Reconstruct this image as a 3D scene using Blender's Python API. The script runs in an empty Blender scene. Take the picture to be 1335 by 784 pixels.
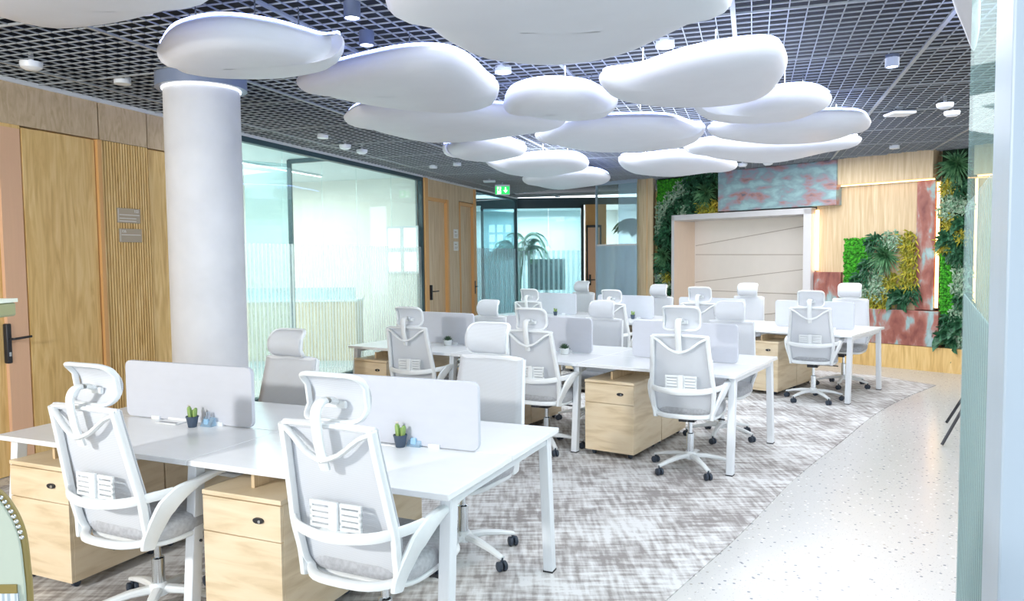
import bpy, bmesh, math, random
from mathutils import Vector, Matrix
random.seed(7)
S = bpy.context.scene
COL = S.collection
PI = math.pi

# ------------------------------------------------------------------ camera
F_PX, PITCH, CAMH, ROLL = 989.47, 0.0585, 1.6275, 0.0102
CX, CY = 667.5, 392.0
cam_d = bpy.data.cameras.new('camera'); cam = bpy.data.objects.new('camera', cam_d); COL.objects.link(cam)
cam_d.sensor_fit = 'HORIZONTAL'; cam_d.sensor_width = 36.0; cam_d.lens = F_PX / 1335 * 36
cam_d.clip_start = 0.05; cam_d.clip_end = 200
cam.matrix_world = Matrix.Translation((0, 0, CAMH)) @ Matrix.Rotation(PI/2 - PITCH, 4, 'X') @ Matrix.Rotation(-ROLL, 4, 'Z')
S.camera = cam

# ------------------------------------------------------------------ light
S.view_settings.view_transform = 'Standard'
S.view_settings.look = 'None'
S.view_settings.gamma = 1
S.view_settings.use_curve_mapping = False
S.view_settings.exposure = 0.62
w = bpy.data.worlds.new('world'); S.world = w; w.use_nodes = True
w.node_tree.nodes['Background'].inputs[0].default_value = (0.86, 0.93, 1.0, 1)
w.node_tree.nodes['Background'].inputs[1].default_value = 1.85

def area(name, loc, target, size, sizey, power, color=(1, 1, 1)):
    d = bpy.data.lights.new(name, 'AREA'); d.shape = 'RECTANGLE'; d.size = size; d.size_y = sizey
    d.energy = power; d.color = color
    o = bpy.data.objects.new(name, d); COL.objects.link(o); o.location = loc
    o.rotation_euler = (Vector(target) - Vector(loc)).to_track_quat('-Z', 'Y').to_euler()
    return o
area('key_light', (-4.1, -0.3, 2.6), (1.2, 6.5, 1.0), 0.24, 0.24, 115, (1.0, 0.98, 0.95))  # small unseen key lamp, placed to cast the headrest shadows on the screens
area('ceiling_fill', (1.6, 3.2, 2.97), (1.6, 3.2, 0), 4.0, 5.0, 150, (0.95, 0.97, 1.0))  # broad fill lamp added under the grid to lift the ambient light
area('ceiling_fill', (2.2, 8.8, 2.97), (2.2, 8.8, 0), 5.0, 4.0, 230, (0.95, 0.97, 1.0))  # second added fill lamp, brightens the back of the room
area('lobby_fill', (-4.2, 9.9, 2.85), (-4.2, 9.9, 0), 2.4, 5.0, 165, (1, 0.98, 0.95))  # fill lamp added to brighten the lobby behind the glass
area('booth_fill', (3.2, 15.6, 2.8), (3.0, 15.2, 0), 0.5, 0.5, 14, (1, 0.97, 0.92))  # small fill lamp added to lift the dark palm booth
area('meeting_room_fill', (0.6, 21.0, 2.85), (0.6, 21.0, 0), 3.0, 3.0, 170, (1, 1, 1))  # fill lamp added to brighten the far meeting room

# ------------------------------------------------------------------ picture ray helpers (real heights / planes)
def ray(px, py):
    a = (px - CX) / F_PX; b = -(py - CY) / F_PX
    x = a*math.cos(ROLL) + b*math.sin(ROLL); u = -a*math.sin(ROLL) + b*math.cos(ROLL)
    return Vector((x, math.cos(PITCH) + u*math.sin(PITCH), -math.sin(PITCH) + u*math.cos(PITCH)))
ORG = Vector((0, 0, CAMH))
def at(px, py, z):
    d = ray(px, py); return ORG + d * ((z - CAMH) / d.z)
def on(px, py, line):
    (x0, y0), (dx, dy) = line; d = ray(px, py)
    t = (-dy*x0 + dx*(y0)) / (-dy*d.x + dx*d.y)
    P = ORG + d*t
    return (P.x - x0)*dx + (P.y - y0)*dy, P.z
def aty(px, py, y):
    d = ray(px, py); return ORG + d * (y / d.y)

# ------------------------------------------------------------------ materials
def newmat(name):
    m = bpy.data.materials.new(name); m.use_nodes = True
    nt = m.node_tree; return m, nt, nt.nodes['Principled BSDF']
def plain(name, col, rough=0.5, metal=0.0, spec=0.5, emit=None, es=0, coat=0):
    m, nt, b = newmat(name)
    b.inputs['Base Color'].default_value = (*col, 1); b.inputs['Roughness'].default_value = rough
    b.inputs['Metallic'].default_value = metal; b.inputs['Specular IOR Level'].default_value = spec
    b.inputs['Coat Weight'].default_value = coat
    if emit:
        b.inputs['Emission Color'].default_value = (*emit, 1); b.inputs['Emission Strength'].default_value = es
    # faint procedural variation
    t = nt.nodes.new('ShaderNodeTexNoise'); t.inputs['Scale'].default_value = 9
    mx = nt.nodes.new('ShaderNodeMix'); mx.data_type = 'RGBA'
    mx.inputs[6].default_value = (*[c*0.96 for c in col], 1); mx.inputs[7].default_value = (*[min(1, c*1.03) for c in col], 1)
    nt.links.new(t.outputs[0], mx.inputs[0]); nt.links.new(mx.outputs[2], b.inputs['Base Color'])
    return m
def ramp_mat(name, stops, scale=(1, 1, 1), nscale=5, detail=6, rough=0.5, distort=0.0, rot=(0, 0, 0), bump=0, coord='Object', spec=0.5):
    m, nt, b = newmat(name)
    tc = nt.nodes.new('ShaderNodeTexCoord'); mp = nt.nodes.new('ShaderNodeMapping')
    mp.inputs['Scale'].default_value = scale; mp.inputs['Rotation'].default_value = rot
    n = nt.nodes.new('ShaderNodeTexNoise'); n.inputs['Scale'].default_value = nscale; n.inputs['Detail'].default_value = detail
    n.inputs['Distortion'].default_value = distort
    r = nt.nodes.new('ShaderNodeValToRGB')
    el = r.color_ramp.elements
    while len(el) < len(stops): el.new(0.5)
    for e, (p, c) in zip(el, stops): e.position = p; e.color = (*c, 1)
    L = nt.links.new
    L(tc.outputs[coord], mp.inputs[0]); L(mp.outputs[0], n.inputs['Vector']); L(n.outputs[0], r.inputs[0]); L(r.outputs[0], b.inputs['Base Color'])
    b.inputs['Roughness'].default_value = rough; b.inputs['Specular IOR Level'].default_value = spec
    if bump:
        bp = nt.nodes.new('ShaderNodeBump'); bp.inputs['Strength'].default_value = bump; L(n.outputs[0], bp.inputs['Height']); L(bp.outputs[0], b.inputs['Normal'])
    return m
WHITE = plain('white_plastic', (0.82, 0.86, 0.88), 0.35)
TOPW = plain('white_laminate', (0.86, 0.89, 0.92), 0.22)
STEELW = plain('white_powder_coat', (0.80, 0.84, 0.88), 0.35)
SCREEN = plain('grey_white_felt', (0.60, 0.63, 0.70), 0.9)
SEATG = ramp_mat('grey_seat_fabric', [(0.3, (0.38, 0.39, 0.42)), (0.7, (0.50, 0.52, 0.55))], nscale=60, rough=0.95)
BLACK = plain('black_plastic', (0.02, 0.022, 0.028), 0.45)
CASTER = plain('dark_caster_rubber', (0.035, 0.05, 0.075), 0.5)
CHROME = plain('chrome', (0.75, 0.8, 0.84), 0.15, 1.0)
PEDW = ramp_mat('pale_ash_laminate', [(0.3, (0.66, 0.52, 0.33)), (0.5, (0.80, 0.66, 0.46)), (0.75, (0.86, 0.74, 0.55))], scale=(1.2, 1.2, 9), nscale=2.2, detail=5, rough=0.45, distort=0.6)
VENEER = ramp_mat('oak_veneer', [(0.30, (0.64, 0.40, 0.14)), (0.5, (0.78, 0.53, 0.21)), (0.72, (0.88, 0.64, 0.30))], scale=(9, 9, 0.9), nscale=2.0, detail=8, rough=0.5, distort=1.6)
VENEER_L = ramp_mat('pale_oak_veneer', [(0.30, (0.58, 0.42, 0.24)), (0.5, (0.68, 0.52, 0.32)), (0.72, (0.78, 0.63, 0.43))], scale=(14, 14, 0.8), nscale=2.0, detail=8, rough=0.5, distort=0.6)
HEADV = ramp_mat('greyed_oak_veneer', [(0.30, (0.50, 0.37, 0.22)), (0.5, (0.60, 0.46, 0.30)), (0.72, (0.68, 0.54, 0.38))], scale=(9, 9, 2.5), nscale=2.0, detail=8, rough=0.5, distort=1.6)
ORANGE = plain('orange_oak_edge', (0.75, 0.42, 0.16), 0.5)
PEACH = plain('peach_door_laminate', (0.80, 0.50, 0.32), 0.5)
CONC = ramp_mat('white_concrete', [(0.3, (0.66, 0.68, 0.72)), (0.6, (0.74, 0.76, 0.80)), (0.8, (0.78, 0.80, 0.84))], nscale=3.0, detail=10, rough=0.85, bump=0.15)
COLLAR = plain('blue_grey_metal', (0.22, 0.27, 0.38), 0.4)
CLOUD = plain('white_satin_fabric', (0.66, 0.69, 0.76), 0.45)
GRID = plain('grey_aluminium_grid', (0.35, 0.38, 0.40), 0.45, 0.0)
DARKC = plain('black_plenum', (0.010, 0.014, 0.022), 0.8)
CREAM = plain('cream_plaster', (0.88, 0.86, 0.80), 0.8)
PALEW = plain('pale_blue_plaster', (0.78, 0.85, 0.86), 0.8)
NICHE = plain('niche_panel', (0.86, 0.80, 0.73), 0.6)
NICHEF = plain('niche_frame', (0.72, 0.71, 0.72), 0.5)
SEAM = plain('dark_seam', (0.50, 0.43, 0.36), 0.8)
SKIRTM = plain('white_gloss_trim', (0.75, 0.78, 0.8), 0.4)
TEALD = plain('dark_teal_frame', (0.03, 0.07, 0.085), 0.4)
GREENG = plain('exit_green', (0.02, 0.55, 0.12), 0.5, emit=(0.02, 0.8, 0.15), es=0.6)
GLOWW = plain('sign_white', (0.9, 0.9, 0.9), 0.5, emit=(1, 1, 1), es=0.8)
SIGNB = plain('taupe_sign', (0.45, 0.38, 0.28), 0.5)
SIGNT = plain('white_sign_print', (0.85, 0.85, 0.82), 0.6)
LENS = plain('lit_lens', (1, 1, 1), 0.5, emit=(0.9, 0.95, 1.0), es=7)
LEDB = plain('blue_white_led', (0.7, 0.75, 1), 0.5, emit=(0.30, 0.40, 1.0), es=7)
LEDW = plain('warm_led', (1, 0.8, 0.5), 0.5, emit=(1.0, 0.50, 0.16), es=5)
LINEL = plain('linear_light', (1, 1, 1), 0.5, emit=(1.0, 1.0, 0.97), es=3)
WINREF = plain('window_reflection_pane', (1, 1, 1), 0.3, emit=(0.92, 0.98, 1.0), es=1.4)  # glowing panes that stand in for reflected windows
POT = plain('slate_blue_pot', (0.06, 0.09, 0.14), 0.5)
POTW = plain('white_pot', (0.80, 0.85, 0.85), 0.4)
SOIL = plain('soil', (0.03, 0.02, 0.015), 0.95)
CACT = ramp_mat('cactus_green', [(0.35, (0.12, 0.25, 0.06)), (0.65, (0.38, 0.52, 0.18))], scale=(40, 40, 4), nscale=3, rough=0.6)
CACTP = plain('pale_flower', (0.88, 0.80, 0.72), 0.8)
SUCC = plain('dark_succulent', (0.05, 0.11, 0.06), 0.6)
BLUEG = plain('blue_translucent_plastic', (0.35, 0.58, 0.80), 0.15)
TV = plain('dark_tv_glass', (0.03, 0.055, 0.065), 0.15)
PALM = plain('palm_green', (0.08, 0.30, 0.10), 0.5)
OLIVE = plain('pale_green_fabric', (0.50, 0.58, 0.50), 0.8)
BRASS = plain('olive_brown_trim', (0.28, 0.22, 0.07), 0.4)
STUD = plain('silver_stud', (0.75, 0.8, 0.82), 0.25, 0.9)
STRIPE = ramp_mat('blue_white_stripes', [(0.45, (0.72, 0.78, 0.85)), (0.55, (0.40, 0.50, 0.58))], scale=(160, 160, 0.01), nscale=1, detail=0, rough=0.8)
RUBR = plain('dark_red_box', (0.22, 0.06, 0.03), 0.6)
PALEF = plain('pale_blue_painted_metal', (0.40, 0.50, 0.60), 0.4)

def mesh_fabric():
    m, nt, b = newmat('white_mesh_fabric')
    b.inputs['Base Color'].default_value = (0.80, 0.83, 0.87, 1); b.inputs['Roughness'].default_value = 0.9
    out = nt.nodes['Material Output']
    tr = nt.nodes.new('ShaderNodeBsdfTransparent'); mx = nt.nodes.new('ShaderNodeMixShader')
    tl = nt.nodes.new('ShaderNodeBsdfTranslucent'); tl.inputs[0].default_value = (0.75, 0.78, 0.82, 1); m2 = nt.nodes.new('ShaderNodeMixShader')
    m2.inputs[0].default_value = 0.3
    wv = nt.nodes.new('ShaderNodeTexWave'); wv.inputs['Scale'].default_value = 60; wv.bands_direction = 'Z'
    tc = nt.nodes.new('ShaderNodeTexCoord'); mr = nt.nodes.new('ShaderNodeMapRange')
    mr.inputs[3].default_value = 0.84; mr.inputs[4].default_value = 0.97
    L = nt.links.new
    L(tc.outputs['Object'], wv.inputs[0]); L(wv.outputs[1], mr.inputs[0]); L(mr.outputs[0], mx.inputs[0])
    L(b.outputs[0], m2.inputs[1]); L(tl.outputs[0], m2.inputs[2])
    L(tr.outputs[0], mx.inputs[1]); L(m2.outputs[0], mx.inputs[2]); L(mx.outputs[0], out.inputs[0])
    return m
MESHF = mesh_fabric()
def glass(name, tint, gl=0.45, body=0.0, bodycol=(0.8, 0.95, 0.97)):
    m, nt, b = newmat(name); nt.nodes.remove(b)
    out = nt.nodes['Material Output']; L = nt.links.new
    tr = nt.nodes.new('ShaderNodeBsdfTransparent'); tr.inputs[0].default_value = (*tint, 1)
    g = nt.nodes.new('ShaderNodeBsdfGlossy'); g.inputs['Roughness'].default_value = 0.02
    lw = nt.nodes.new('ShaderNodeLayerWeight'); lw.inputs[0].default_value = 0.5
    pw = nt.nodes.new('ShaderNodeMath'); pw.operation = 'POWER'; pw.inputs[1].default_value = 4.0; L(lw.outputs['Facing'], pw.inputs[0])
    fr = nt.nodes.new('ShaderNodeMath'); fr.operation = 'MULTIPLY_ADD'; fr.inputs[1].default_value = gl; fr.inputs[2].default_value = 0.035; L(pw.outputs[0], fr.inputs[0])
    mx = nt.nodes.new('ShaderNodeMixShader'); L(fr.outputs[0], mx.inputs[0]); L(tr.outputs[0], mx.inputs[1]); L(g.outputs[0], mx.inputs[2])
    last = mx
    if body:
        df = nt.nodes.new('ShaderNodeBsdfDiffuse'); df.inputs[0].default_value = (*bodycol, 1)
        m2 = nt.nodes.new('ShaderNodeMixShader'); m2.inputs[0].default_value = body
        L(mx.outputs[0], m2.inputs[1]); L(df.outputs[0], m2.inputs[2]); last = m2
    L(last.outputs[0], out.inputs[0]); return m
GLASS = glass('clear_tinted_glass', (0.90, 0.985, 0.98), body=0.05)
GLASST = glass('teal_glass', (0.68, 0.86, 0.90), body=0.10, bodycol=(0.6, 0.82, 0.88))
GLASSF = glass('pale_blue_glass', (0.80, 0.95, 1.0), body=0.28, bodycol=(0.68, 0.88, 0.98))
GLASSR = glass('grey_teal_glass', (0.80, 0.92, 0.90), gl=0.08, body=0.10, bodycol=(0.6, 0.8, 0.82))
def film(name, lo, hi, col, scale=34, direction='X', rot=0.0):
    m, nt, b = newmat(name); out = nt.nodes['Material Output']; L = nt.links.new
    b.inputs['Base Color'].default_value = (*col, 1); b.inputs['Roughness'].default_value = 0.7
    tl = nt.nodes.new('ShaderNodeBsdfTranslucent'); tl.inputs[0].default_value = (*col, 1)
    m2 = nt.nodes.new('ShaderNodeMixShader'); m2.inputs[0].default_value = 0.5
    tr = nt.nodes.new('ShaderNodeBsdfTransparent'); mx = nt.nodes.new('ShaderNodeMixShader')
    tc = nt.nodes.new('ShaderNodeTexCoord'); wv = nt.nodes.new('ShaderNodeTexWave'); wv.bands_direction = direction
    wv.inputs['Scale'].default_value = scale
    mr = nt.nodes.new('ShaderNodeMapRange'); mr.inputs[3].default_value = lo; mr.inputs[4].default_value = hi
    L(tc.outputs['Object'], wv.inputs[0]); L(wv.outputs[1], mr.inputs[0]); L(mr.outputs[0], mx.inputs[0])
    L(b.outputs[0], m2.inputs[1]); L(tl.outputs[0], m2.inputs[2]); L(tr.outputs[0], mx.inputs[1]); L(m2.outputs[0], mx.inputs[2]); L(mx.outputs[0], out.inputs[0])
    return m
FILM = film('striped_frosted_film', 0.08, 0.42, (0.88, 0.93, 0.92), 4.2)
FILMB = film('blue_frosted_film', 0.15, 0.45, (0.85, 0.93, 0.95), 3.0)
GLASSL = glass('pale_cyan_glass', (0.84, 0.95, 0.96), body=0.14, bodycol=(0.75, 0.92, 0.95))
FILMR = film('grey_green_frosted_film', 0.80, 0.97, (0.50, 0.62, 0.63), 4.0)

def carpet_mat():
    m, nt, b = newmat('grey_brushed_carpet'); L = nt.links.new
    tc = nt.nodes.new('ShaderNodeTexCoord'); vals = []
    for rot, sc in ((0.08, (4.2, 30, 1)), (0.08, (30, 4.2, 1)), (0.62, (7, 7, 1))):
        mp = nt.nodes.new('ShaderNodeMapping'); mp.inputs['Rotation'].default_value = (0, 0, rot); mp.inputs['Scale'].default_value = sc
        n = nt.nodes.new('ShaderNodeTexNoise'); n.inputs['Scale'].default_value = 1.0 if sc[0] != 7 else 0.30; n.inputs['Detail'].default_value = 5
        L(tc.outputs['Object'], mp.inputs[0]); L(mp.outputs[0], n.inputs['Vector']); vals.append(n)
    a = nt.nodes.new('ShaderNodeMath'); a.operation = 'ADD'; L(vals[0].outputs[0], a.inputs[0]); L(vals[1].outputs[0], a.inputs[1])
    c = nt.nodes.new('ShaderNodeMath'); c.operation = 'MULTIPLY_ADD'; c.inputs[1].default_value = 0.5
    L(a.outputs[0], c.inputs[0])
    d = nt.nodes.new('ShaderNodeMath'); d.operation = 'MULTIPLY_ADD'; d.inputs[1].default_value = 0.5; d.inputs[2].default_value = -0.25
    L(vals[2].outputs[0], d.inputs[0]); L(d.outputs[0], c.inputs[2])
    r = nt.nodes.new('ShaderNodeValToRGB'); el = r.color_ramp.elements
    el[0].position = 0.40; el[0].color = (0.33, 0.31, 0.305, 1); el[1].position = 0.60; el[1].color = (0.74, 0.75, 0.76, 1)
    e = el.new(0.5); e.color = (0.55, 0.54, 0.54, 1)
    L(c.outputs[0], r.inputs[0]); L(r.outputs[0], b.inputs['Base Color']); b.inputs['Roughness'].default_value = 1
    b.inputs['Specular IOR Level'].default_value = 0.1
    return m
CARPET = carpet_mat()
def terrazzo():
    m, nt, b = newmat('white_terrazzo'); L = nt.links.new
    tc = nt.nodes.new('ShaderNodeTexCoord')
    v = nt.nodes.new('ShaderNodeTexVoronoi'); v.inputs['Scale'].default_value = 26; v.inputs['Randomness'].default_value = 1
    v2 = nt.nodes.new('ShaderNodeTexVoronoi'); v2.inputs['Scale'].default_value = 60
    r = nt.nodes.new('ShaderNodeValToRGB'); el = r.color_ramp.elements; r.color_ramp.interpolation = 'CONSTANT'
    el[0].position = 0; el[0].color = (1, 1, 1, 1); el[1].position = 0.20; el[1].color = (0, 0, 0, 1)
    sp = nt.nodes.new('ShaderNodeSeparateColor')
    r3 = nt.nodes.new('ShaderNodeValToRGB'); e3 = r3.color_ramp.elements
    r3.color_ramp.interpolation = 'CONSTANT'
    e3[0].position = 0; e3[0].color = (0.22, 0.24, 0.28, 1); e3[1].position = 0.30; e3[1].color = (0.74, 0.74, 0.74, 1)
    e = e3.new(0.5); e.color = (0.42, 0.40, 0.37, 1); e = e3.new(0.75); e.color = (0.86, 0.86, 0.86, 1)
    L(tc.outputs['Object'], v.inputs[0]); L(v.outputs['Distance'], r.inputs[0]); L(v.outputs['Color'], sp.inputs[0]); L(sp.outputs[0], r3.inputs[0])
    r2 = nt.nodes.new('ShaderNodeValToRGB'); r2.color_ramp.interpolation = 'CONSTANT'; e2 = r2.color_ramp.elements
    e2[0].color = (1, 1, 1, 1); e2[1].position = 0.16; e2[1].color = (0, 0, 0, 1)
    L(tc.outputs['Object'], v2.inputs[0]); L(v2.outputs['Distance'], r2.inputs[0])
    m1 = nt.nodes.new('ShaderNodeMix'); m1.data_type = 'RGBA'; m1.inputs[6].default_value = (0.60, 0.60, 0.595, 1)
    L(r.outputs[0], m1.inputs[0]); L(r3.outputs[0], m1.inputs[7])
    m2 = nt.nodes.new('ShaderNodeMix'); m2.data_type = 'RGBA'; m2.inputs[7].default_value = (0.42, 0.43, 0.45, 1)
    L(r2.outputs[0], m2.inputs[0]); L(m1.outputs[2], m2.inputs[6]); L(m2.outputs[2], b.inputs['Base Color'])
    b.inputs['Roughness'].default_value = 0.22
    return m
TERR = terrazzo()
COPPER = ramp_mat('copper_patina_green', [(0.30, (0.10, 0.14, 0.20)), (0.38, (0.42, 0.22, 0.20)), (0.45, (0.36, 0.31, 0.36)), (0.51, (0.26, 0.38, 0.42)), (0.64, (0.36, 0.56, 0.57))], scale=(1.0, 1.0, 2.0), nscale=3.4, detail=14, rough=0.45, distort=0.25)
COPPERR = ramp_mat('copper_patina_rust', [(0.30, (0.20, 0.06, 0.05)), (0.48, (0.36, 0.13, 0.10)), (0.56, (0.42, 0.24, 0.21)), (0.62, (0.30, 0.45, 0.45)), (0.72, (0.45, 0.56, 0.58))], scale=(2.0, 2.0, 1.0), nscale=3.4, detail=14, rough=0.45, distort=0.3)
MOSS = ramp_mat('bright_green_moss', [(0.35, (0.02, 0.14, 0.01)), (0.6, (0.06, 0.42, 0.02)), (0.75, (0.16, 0.62, 0.04))], nscale=28, detail=8, rough=0.95)
def leafmat(n, c1, c2):
    return ramp_mat(n, [(0.4, c1), (0.6, c2)], nscale=16, detail=3, rough=0.5)
L_SPIKE = leafmat('fan_palm_leaf', (0.03, 0.13, 0.05), (0.14, 0.33, 0.15))
L_DARK = leafmat('dark_leaf', (0.01, 0.07, 0.03), (0.05, 0.19, 0.09))
L_VAR = leafmat('variegated_leaf', (0.10, 0.26, 0.14), (0.52, 0.66, 0.50))
L_YEL = leafmat('yellow_green_leaf', (0.22, 0.24, 0.02), (0.58, 0.50, 0.05))
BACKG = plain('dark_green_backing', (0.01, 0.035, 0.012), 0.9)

# ------------------------------------------------------------------ mesh helpers
def prism(bm, pts, z0, z1):
    v0 = [bm.verts.new((p[0], p[1], z0)) for p in pts]; v1 = [bm.verts.new((p[0], p[1], z1)) for p in pts]
    n = len(pts)
    bm.faces.new(v0[::-1]); bm.faces.new(v1)
    for i in range(n): bm.faces.new((v0[i], v0[(i+1) % n], v1[(i+1) % n], v1[i]))
def hexa(bm, c):
    v = [bm.verts.new(p) for p in c]
    for f in ((0, 3, 2, 1), (4, 5, 6, 7), (0, 1, 5, 4), (1, 2, 6, 5), (2, 3, 7, 6), (3, 0, 4, 7)): bm.faces.new([v[i] for i in f])
def box(bm, x0, x1, y0, y1, z0, z1):
    hexa(bm, [(x0, y0, z0), (x1, y0, z0), (x1, y1, z0), (x0, y1, z0), (x0, y0, z1), (x1, y0, z1), (x1, y1, z1), (x0, y1, z1)])
def rot_box(bm, o, u, n, a0, a1, d0, d1, z0, z1):
    def P(a, d, z): return (o[0] + a*u[0] + d*n[0], o[1] + a*u[1] + d*n[1], z)
    hexa(bm, [P(a0, d0, z0), P(a1, d0, z0), P(a1, d1, z0), P(a0, d1, z0), P(a0, d0, z1), P(a1, d0, z1), P(a1, d1, z1), P(a0, d1, z1)])
def spline(pts, n=6, closed=False):
    P = [Vector(p) for p in pts]; out = []; m = len(P)
    for i in range(m if closed else m-1):
        if closed: p0, p1, p2, p3 = P[i-1], P[i], P[(i+1) % m], P[(i+2) % m]
        else: p0, p1, p2, p3 = P[max(0, i-1)], P[i], P[i+1], P[min(m-1, i+2)]
        for k in range(n):
            t = k/n
            out.append(0.5*((2*p1) + (p2-p0)*t + (2*p0-5*p1+4*p2-p3)*t*t + (3*p1-p0-3*p2+p3)*t**3))
    if not closed: out.append(P[-1])
    return out
def sweep(bm, path, w, h, up=(0, 0, 1), closed=False, seg=8, power=2.6):
    """super-elliptic section, half sizes w (sideways) and h (along up); floats or per-point lists"""
    n = len(path); rings = []
    up = Vector(up)
    for i, p in enumerate(path):
        p = Vector(p)
        if closed: t = Vector(path[(i+1) % n]) - Vector(path[i-1])
        else: t = Vector(path[min(n-1, i+1)]) - Vector(path[max(0, i-1)])
        t.normalize()
        sd = t.cross(up)
        if sd.length < 1e-4: sd = t.cross(Vector((0, 1, 0)))
        sd.normalize(); u2 = sd.cross(t).normalized()
        ww = w[i] if isinstance(w, (list, tuple)) else w; hh = h[i] if isinstance(h, (list, tuple)) else h
        ring = []
        for k in range(seg):
            a = 2*PI*(k+0.5)/seg; c, s = math.cos(a), math.sin(a)
            cc = math.copysign(abs(c)**(2/power), c); ss = math.copysign(abs(s)**(2/power), s)
            ring.append(bm.verts.new(p + sd*ww*cc + u2*hh*ss))
        rings.append(ring)
    for i in range(n if closed else n-1):
        a, b = rings[i], rings[(i+1) % n]
        for k in range(seg): bm.faces.new((a[k], a[(k+1) % seg], b[(k+1) % seg], b[k]))
    if not closed: bm.faces.new(rings[0][::-1]); bm.faces.new(rings[-1])
def lathe(bm, prof, seg=24, c=(0, 0, 0), axis='z'):
    rings = []
    def pt(r, z, a):
        if axis == 'z': return (c[0]+r*math.cos(a), c[1]+r*math.sin(a), c[2]+z)
        if axis == 'x': return (c[0]+z, c[1]+r*math.cos(a), c[2]+r*math.sin(a))
        return (c[0]+r*math.cos(a), c[1]+z, c[2]+r*math.sin(a))
    for r, z in prof: rings.append([bm.verts.new(pt(max(r, 1e-4), z, 2*PI*k/seg)) for k in range(seg)])
    for a, b in zip(rings, rings[1:]):
        for k in range(seg): bm.faces.new((a[k], a[(k+1) % seg], b[(k+1) % seg], b[k]))
    bm.faces.new(rings[0][::-1]); bm.faces.new(rings[-1])
def obj(name, bm, mat, parent=None, smooth=True, bevel=0, loc=None, rz=None, solid=0, subd=0):
    bmesh.ops.recalc_face_normals(bm, faces=bm.faces)
    me = bpy.data.meshes.new(name); bm.to_mesh(me); bm.free()
    me.materials.append(mat)
    if smooth:
        me.shade_smooth()
        me.set_sharp_from_angle(angle=math.radians(38))
    o = bpy.data.objects.new(name, me); COL.objects.link(o)
    if parent: o.parent = parent
    if loc is not None: o.location = loc
    if rz is not None: o.rotation_euler = (0, 0, rz)
    if solid:
        md = o.modifiers.new('s', 'SOLIDIFY'); md.thickness = solid; md.offset = 0
    if bevel:
        md = o.modifiers.new('b', 'BEVEL'); md.width = bevel; md.segments = 2; md.limit_method = 'ANGLE'; md.angle_limit = math.radians(40)
    if subd:
        md = o.modifiers.new('d', 'SUBSURF'); md.levels = subd; md.render_levels = subd
    return o
def tag(o, label=None, cat=None, group=None, kind=None):
    if label: o['label'] = label
    if cat: o['category'] = cat
    if group: o['group'] = group
    if kind: o['kind'] = kind
    return o
def thing(name, label, cat, loc=(0, 0, 0), rz=0, group=None):
    o = bpy.data.objects.new(name, None); COL.objects.link(o); o.empty_display_size = 0.1
    o.location = loc; o.rotation_euler = (0, 0, rz); return tag(o, label, cat, group)
def struct(name, bm, mat, smooth=False, bevel=0, parent=None):
    o = obj(name, bm, mat, smooth=smooth, bevel=bevel, parent=parent)
    if not parent: o['kind'] = 'structure'
    return o
def B(): return bmesh.new()
KIDS = {}
def copy_tree(o, parent=None):
    c = o.copy(); COL.objects.link(c)
    if parent is not None: c.parent = parent
    for ch in [x for x in list(bpy.data.objects) if x.parent == o]: copy_tree(ch, c)
    return c
def text(name, body, size, mat, parent, loc, rot, label=None):
    cu = bpy.data.curves.new(name, 'FONT'); cu.body = body; cu.size = size; cu.extrude = 0.0008
    tmp = bpy.data.objects.new('tmp', cu); COL.objects.link(tmp); bpy.context.view_layer.update()
    me = bpy.data.meshes.new_from_object(tmp.evaluated_get(bpy.context.evaluated_depsgraph_get())); bpy.data.objects.remove(tmp); bpy.data.curves.remove(cu)
    me.materials.clear(); me.materials.append(mat)
    o = bpy.data.objects.new(name, me); COL.objects.link(o)
    o.parent = parent; o.location = loc; o.rotation_euler = rot
    return o

# ================================================================== SETTING
H = 3.0
A0 = Vector((-3.77, 5.70, 0)); AU = Vector((0.3021, 0.9533, 0)); AN = Vector((-0.9533, 0.3021, 0))   # left wall line, AN points out of the room
B0 = Vector((2.55, 13.70, 0)); BU = Vector((0.6738, -0.7389, 0)); BN = Vector((0.7389, 0.6738, 0))   # back wall line, BN points out of the room
def bA(bm, s0, s1, d0, d1, z0, z1): rot_box(bm, A0, AU, AN, s0, s1, d0, d1, z0, z1)
def bB(bm, s0, s1, d0, d1, z0, z1): rot_box(bm, B0, BU, BN, s0, s1, d0, d1, z0, z1)
def PA(s, d=0, z=0): return A0 + AU*s + AN*d + Vector((0, 0, z))
def PB(s, d=0, z=0): return B0 + BU*s + BN*d + Vector((0, 0, z))
RA = math.atan2(AU.y, AU.x); RB = math.atan2(BU.y, BU.x)

bm = B(); box(bm, -12, 14, -4, 27, -0.1, 0); struct('floor', bm, TERR)
# carpet: a thin inlay with a curved edge
edge = spline([(-2.2, -0.9, 0), (-0.9, 1.15, 0), (0.02, 2.5, 0), (0.71, 3.48, 0), (1.30, 4.30, 0), (2.05, 5.42, 0), (2.80, 6.42, 0), (3.70, 7.62, 0), (4.47, 8.49, 0), (5.15, 9.16, 0)], 5)
pts = [(p.x, p.y) for p in edge] + [(4.78, 9.92), (1.6, 12.9), (-0.55, 14.6), (-2.05, 10.6), (-4.2, 3.8), (-5.6, -0.9)]
bm = B(); prism(bm, pts, 0.0, 0.006); struct('floor_carpet', bm, CARPET)

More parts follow.
